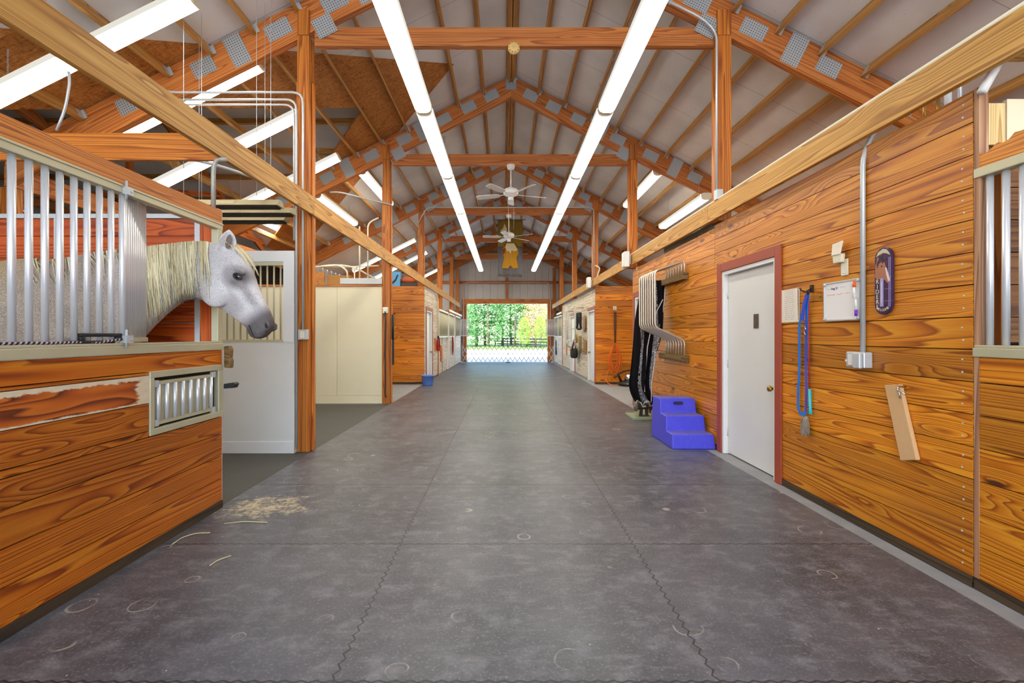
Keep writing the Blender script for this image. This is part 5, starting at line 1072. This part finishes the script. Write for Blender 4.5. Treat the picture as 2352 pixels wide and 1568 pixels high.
# ================================================================== horse
HY = 3.40
def HP(px, py, dy=0.0): v = at(px, py, HY); return Vector((v.x, HY+dy, v.z))
K = HY/F
def ering(top, bot, hw, n=20, sq=2.3, narrow=.75):
    """closed ring through top and bottom points, half width hw (m), narrower towards the bottom"""
    t_, b_ = HP(*top), HP(*bot); c = (t_+b_)/2; ax = (t_-b_)/2; out = []
    for k in range(n):
        a = 2*PI*k/n; ca, sa = math.cos(a), math.sin(a)
        e = 2/sq; x = math.copysign(abs(ca)**e, ca); y = math.copysign(abs(sa)**e, sa)
        w = hw*(1 if x > 0 else 1-(1-narrow)*(-x))
        out.append(c+ax*x+Vector((0, y*w, 0)))
    return out
b = MB()
body = [((-520, 655), (-520, 760), .10, 1), ((-500, 618), (-500, 860), .24, 1), ((-420, 592), (-410, 890), .29, 1), ((-280, 598), (-280, 905), .30, 1), ((-110, 612), (-110, 900), .29, 1), ((0, 604), (0, 890), .28, 1), ((60, 593), (85, 885), .25, .9), ((110, 599), (170, 875), .23, .85),
        ((160, 592), (245, 850), .205, .8), ((215, 580), (305, 800), .175, .8), ((282, 574), (350, 750), .145, .85), ((345, 567), (385, 717), .12, .85), ((400, 560), (420, 692), .105, .85), ((450, 555), (452, 686), .095, .85), ((490, 556), (474, 692), .085, .9)]
b.loft([ering(t_, b_, w, narrow=n_) for t_, b_, w, n_ in body])
head = [((480, 560), (462, 676), .07, .8), ((505, 556), (474, 690), .092, .75), ((530, 559), (492, 702), .108, .6), ((553, 575), (510, 711), .112, .5), ((571, 602), (523, 720), .108, .45), ((582, 630), (536, 730), .095, .42), ((591, 655), (549, 739), .078, .45), ((600, 676), (558, 746), .068, .55), ((610, 695), (566, 752), .062, .65),
        ((620, 714), (571, 764), .063, .8), ((627, 733), (578, 774), .066, .9), ((627.5, 748), (592, 778.5), .06, .9), ((620, 762), (604, 776.5), .04, 1)]
b.loft([ering(t_, b_, w, narrow=n_) for t_, b_, w, n_ in head])
for s in (-1, 1):
    b.ball(HP(510, 664, s*.068), (.125, .045, .14), 16)                    # jowl
    b.ball(HP(566 if s < 0 else 552, 625, s*.088 if s < 0 else .06), (.05, .02 if s < 0 else .012, .026), 12, rot=Matrix.Rotation(.5, 3, 'Y'))      # brow ridge
    b.ball(HP(566 if s < 0 else 552, 652, s*.083 if s < 0 else .06), (.05, .02, .02), 12, rot=Matrix.Rotation(.9, 3, 'Y'))
    b.tube([HP(568, 662, s*.075), HP(582, 690, s*.062), HP(592, 712, s*.055)], [.018, .02, .01], 8)        # facial crest
    b.tube([HP(619, 741, s*.05), HP(625, 746, s*.056), HP(625, 754, s*.054), HP(618, 758, s*.05)], .013, 8)   # nostril rim
    b.tube([HP(583, 752, s*.052), HP(588, 762, s*.054), HP(594, 775, s*.04)], .014, 8)                           # lower lip
    b.tube([HP(590, 748, s*.054), HP(598, 762, s*.054), HP(603, 774, s*.036)], .015, 8)
    # ear: a cupped leaf
    base = HP(530, 578, s*.055); tip = HP(543, 533, s*.085) if s < 0 else HP(503, 534, .07)
    if s > 0: base = HP(512, 566, .05)
    ax = tip-base; L = ax.length; az = ax.normalized(); face = Vector((.55, -.75, .1)) if s < 0 else Vector((.5, .8, 0)); face = (face-az*face.dot(az)).normalized(); sd = az.cross(face)
    W = .06 if s < 0 else .04; rings = []
    for f, wv in ((-.08, .6), (.08, .8), (.3, 1.0), (.5, .97), (.72, .72), (.88, .4), (1.0, .06)):
        o = base+az*L*f; row = []
        for k in range(9): u = -1+2*k/8; row.append(o+sd*W*wv*u+face*W*wv*(.55*u*u-.1))
        for k in range(8, -1, -1): u = -1+2*k/8; row.append(o+sd*W*wv*u*.9+face*W*wv*(.55*u*u-.1)-face*.03*(.4+.6*wv))
        rings.append(row)
    b.loft(rings)
# legs: near and far pairs (hidden behind the boards, standing in the bedding)
def leg(pts, rads): b.tube([Vector(p) for p in pts], rads, 12)
for s in (-1, 1):
    y = HY+s*.15
    leg([(-3.15, y, 1.35), (-3.12, y, 1.02), (-3.1, y, .78), (-3.1, y, .6), (-3.08, y, .42), (-3.02, y, .33), (-3.0, y, .225)], [.15, .09, .062, .048, .052, .05, .065])
    leg([(-4.75, y, 1.45), (-4.6, y, 1.12), (-4.85, y, .85), (-4.83, y, .6), (-4.80, y, .42), (-4.73, y, .33), (-4.71, y, .225)], [.2, .13, .068, .05, .052, .05, .065])
raw = bpy.data.objects.new('tmp_horse', b.mesh('tmp_horse', COAT)); C.objects.link(raw)
md = raw.modifiers.new('r', 'REMESH'); md.mode = 'VOXEL'; md.voxel_size = .0085
sm = raw.modifiers.new('s', 'SMOOTH'); sm.factor = .5; sm.iterations = 3
dg = bpy.context.evaluated_depsgraph_get(); me = bpy.data.meshes.new_from_object(raw.evaluated_get(dg)); bpy.data.objects.remove(raw)
me.name = 'horse'; me.materials.clear(); me.materials.append(COAT)
for p in me.polygons: p.use_smooth = True
ca = me.color_attributes.new('Col', 'FLOAT_COLOR', 'POINT'); cf = me.color_attributes.new('Flea', 'FLOAT_COLOR', 'POINT')
def sst(x, a, b_): t_ = min(1, max(0, (x-a)/(b_-a))); return t_*t_*(3-2*t_)
def lerp3(a, b_, f): return tuple(a[i]+(b_[i]-a[i])*f for i in range(3))
WHT, GRY, DRK, BOD, YEL = srgb(222, 216, 215), srgb(160, 152, 152), srgb(84, 76, 76), srgb(172, 154, 134), srgb(196, 168, 112)
vals = []; fl = []
for v in me.vertices:
    p = v.co; px = CX+p.x*F/HY; py = CY-(p.z-H)*F/HY; q = Vector((px, py))
    c = WHT; flea = .55
    nb = mnoise.noise(p*5)*.5+.5
    fb = sst(px, 400, 240); c = lerp3(c, BOD, fb*.9); flea = flea+fb*.5
    yl = sst(px, 160, 20)*sst(py, 720, 620); c = lerp3(c, YEL, yl*.8)
    # throat and underside of the neck greyer
    tb = sst((q-Vector((440, 690))).length, 70, 10); c = lerp3(c, GRY, tb*.8); flea += tb*.35
    fr = sst((q-Vector((470, 610))).length, 90, 20); flea += fr*.25; c = lerp3(c, GRY, fr*.25)
    # white cheek
    ck = sst((q-Vector((520, 660))).length, 75, 30); flea -= ck*.2
    # around the eye
    ey = sst((q-Vector((562, 641))).length/(1+.4*nb), 30, 8); c = lerp3(c, DRK, ey*.95); ey2 = sst((q-Vector((548, 630))).length, 28, 6); c = lerp3(c, GRY, ey2*.9)
    ln = sst(abs((px-566)*.86-(py-650)*.5), 12, 2)*sst(py, 640, 660)*sst(py, 735, 690); c = lerp3(c, GRY, ln*.8)
    jw = sst((q-Vector((545, 700))).length, 38, 8); c = lerp3(c, GRY, jw*.45); fo = sst((q-Vector((535, 600))).length, 34, 6); c = lerp3(c, GRY, fo*.3)
    mz = sst(px*.62+py*.78+10*(nb-.5), 908, 958); c = lerp3(c, GRY, sst(mz, 0, .5)*.7); c = lerp3(c, DRK, sst(mz, .3, 1)*.92); flea *= (1-mz*.8)
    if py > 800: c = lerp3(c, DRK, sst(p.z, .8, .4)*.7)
    vals += [*c, 1]; fl += [min(1.2, max(0, flea*.72)), 0, 0, 1]
ca.data.foreach_set('color', vals); cf.data.foreach_set('color', fl)
from mathutils.bvhtree import BVHTree
bvh = BVHTree.FromPolygons([v.co.copy() for v in me.vertices], [tuple(p.vertices) for p in me.polygons])
def onhorse(px, py, off):
    p = HP(px, py); d = Vector((p.x, p.y, p.z-H)).normalized(); hit = bvh.ray_cast(Vector((0, 0, H)), d)
    return hit[0]+hit[1]*off if hit[0] is not None else None
org = Vector((-3.5, HY, .22)); me.transform(Matrix.Translation(-org))
ho = bpy.data.objects.new('horse', me); C.objects.link(ho); ho.location = org; ho['org'] = tuple(org)
tag(ho, 'flea bitten grey horse putting its head out of the left stall', 'horse')
EYEM = N('horse_eye').fin(srgb(26, 16, 14), .05, 0, .8); DKS2 = plain('dark_nostril', (30, 24, 24), .7); LID = plain('dark_eyelid', (46, 40, 44), .5)
for s in (-1, 1):
    c = HP(563.5, 638.5, s*.098); e_ = MB().ball(c, (.027, .013, .019), 16, rot=Matrix.Rotation(.45, 3, 'Y')).build('eye', EYEM, ho)
    b = MB(); R_ = Matrix.Rotation(.45, 3, 'Y')
    pts = [c+R_ @ Vector((.029*math.cos(a), s*.004, .019*math.sin(a))) for a in [2*PI*k/18 for k in range(18)]]; b.tube(pts, .0065, 6, closed=True); b.build('eyelid', LID, ho)
    MB().ball(HP(622.5, 749, s*.058), (.014, .011, .022), 12, rot=Matrix.Rotation(-.35, 3, 'Y')).build('nostril', DKS2, ho)
    MB().tube([HP(582.5, 747, s*.064), HP(586, 753, s*.068), HP(590, 764, s*.066), HP(595, 776, s*.045)], .0035, 5).build('mouth_line', DKS2, ho)
EARI = plain('inner_ear_grey', (120, 104, 96), .8, 0, .3, 30)
bz, tp = HP(532, 574, -.068), HP(541, 540, -.088); MB().ball((bz+tp)/2+Vector((.012, -.005, -.008)), (.021, .008, .052), 12, rot=Matrix.Rotation(.22, 3, 'Y')).build('inner_ear', EARI, ho)
# mane: locks combed over the near side
b = MB(); r = random.Random(5)
def crest(px): # topline
    T = [(20, 600), (60, 593), (110, 599), (160, 592), (215, 580), (282, 574), (345, 567), (400, 560), (450, 555), (490, 556), (515, 560)]
    for (a, ya), (c, yc_) in zip(T, T[1:]):
        if a <= px <= c: return ya+(yc_-ya)*(px-a)/(c-a)
    return 600
def halfw(px): return .255-.17*sst(px, 60, 420)
for i in range(400):
    main = i < 350
    px = (300+180*r.random()**1.25) if main else r.uniform(55, 300); top = crest(px); L = (r.uniform(80, 190) if px < 440 else r.uniform(40, 130)) if main else r.uniform(15, 60); lean = r.uniform(-2, 26)*(1 if px < 430 else .55); pts = []; rad = []
    m = 12; base = r.uniform(.002, .0055); off = r.uniform(.004, .016); ph = r.random()*6
    for k in range(m):
        f = k/(m-1); x_ = px+lean*f**1.3+2.0*math.sin(f*4+ph)*f; y_ = top+3+L*f
        q_ = onhorse(x_, y_, off*(1-.3*f)+.002)
        if q_ is None: break
        if k == 0: pts.append(HP(px-3, top-1, r.uniform(-.01, .03))); rad.append(base)
        pts.append(q_); rad.append(base*(1-f*.85)+.0005)
    if len(pts) > 4: b.tube(pts, rad, 4, r=min(1, max(0, r.gauss(.6, .28))))
mn = b.build('mane', MANE, ho)
b = MB()
for i in range(46):
    px0, py0 = r.uniform(503, 546), 0; py0 = crest(px0) if px0 < 515 else 560+(px0-515)*.45; d = r.uniform(25, 75); s = r.uniform(-.05, .05); pts = []
    for k in range(7):
        f = k/6; ln = d*f; path = [(530, 558), (546, 571), (561, 586), (574, 605), (583, 622), (590, 645)]; q_ = min(4.999, max(0, (px0-530)/12+ln/20)); j = int(q_); w_ = q_-j; ax_ = path[j][0]*(1-w_)+path[j+1][0]*w_; ay_ = path[j][1]*(1-w_)+path[j+1][1]*w_
        pts.append(HP(ax_+.5, ay_-1.5, s*(1+f)))
    b.tube(pts, [.005*(1-.8*k/6)+.0006 for k in range(7)], 4)
b.build('forelock', MANE, ho)
b = MB()
for i in range(40): a = r.uniform(-.04, .04); b.tube([(-5.33, HY+a, 1.72), (-5.42, HY+a*1.5, 1.6), (-5.44, HY+a*2, 1.2), (-5.42, HY+a*2.2, .7)], [.008, .012, .01, .002], 4)
b.build('tail', MANE, ho)
# ------------------------------------------------------------------ light and sky
w = bpy.data.worlds.new('World'); sc.world = w; w.use_nodes = True
bg = w.node_tree.nodes['Background']
sky = w.node_tree.nodes.new('ShaderNodeTexSky'); sky.sky_type = 'NISHITA'; sky.sun_disc = False; sky.sun_elevation = math.radians(50); sky.sun_rotation = math.radians(200)
w.node_tree.links.new(sky.outputs[0], bg.inputs[0]); bg.inputs[1].default_value = .5
su = bpy.data.lights.new('sun', 'SUN'); su.energy = 5.0; su.angle = .02; su.color = (1, .95, .86)
so = bpy.data.objects.new('sun', su); C.objects.link(so); so.rotation_euler = (math.radians(38), math.radians(-14), 0)
sc.view_settings.view_transform = 'Standard'; sc.view_settings.look = 'None'; sc.view_settings.gamma = 1; sc.view_settings.exposure = .95
sc.view_settings.use_curve_mapping = False
sc.cycles.max_bounces = 4; sc.cycles.diffuse_bounces = 3; sc.cycles.glossy_bounces = 2; sc.cycles.adaptive_threshold = .12; sc.cycles.transparent_max_bounces = 6
sc.cycles.caustics_reflective = False; sc.cycles.caustics_refractive = False; sc.cycles.sample_clamp_indirect = 6
sc.cycles.use_denoising = True
for o in list(bpy.data.objects):
    if 'org' in o: del o['org']
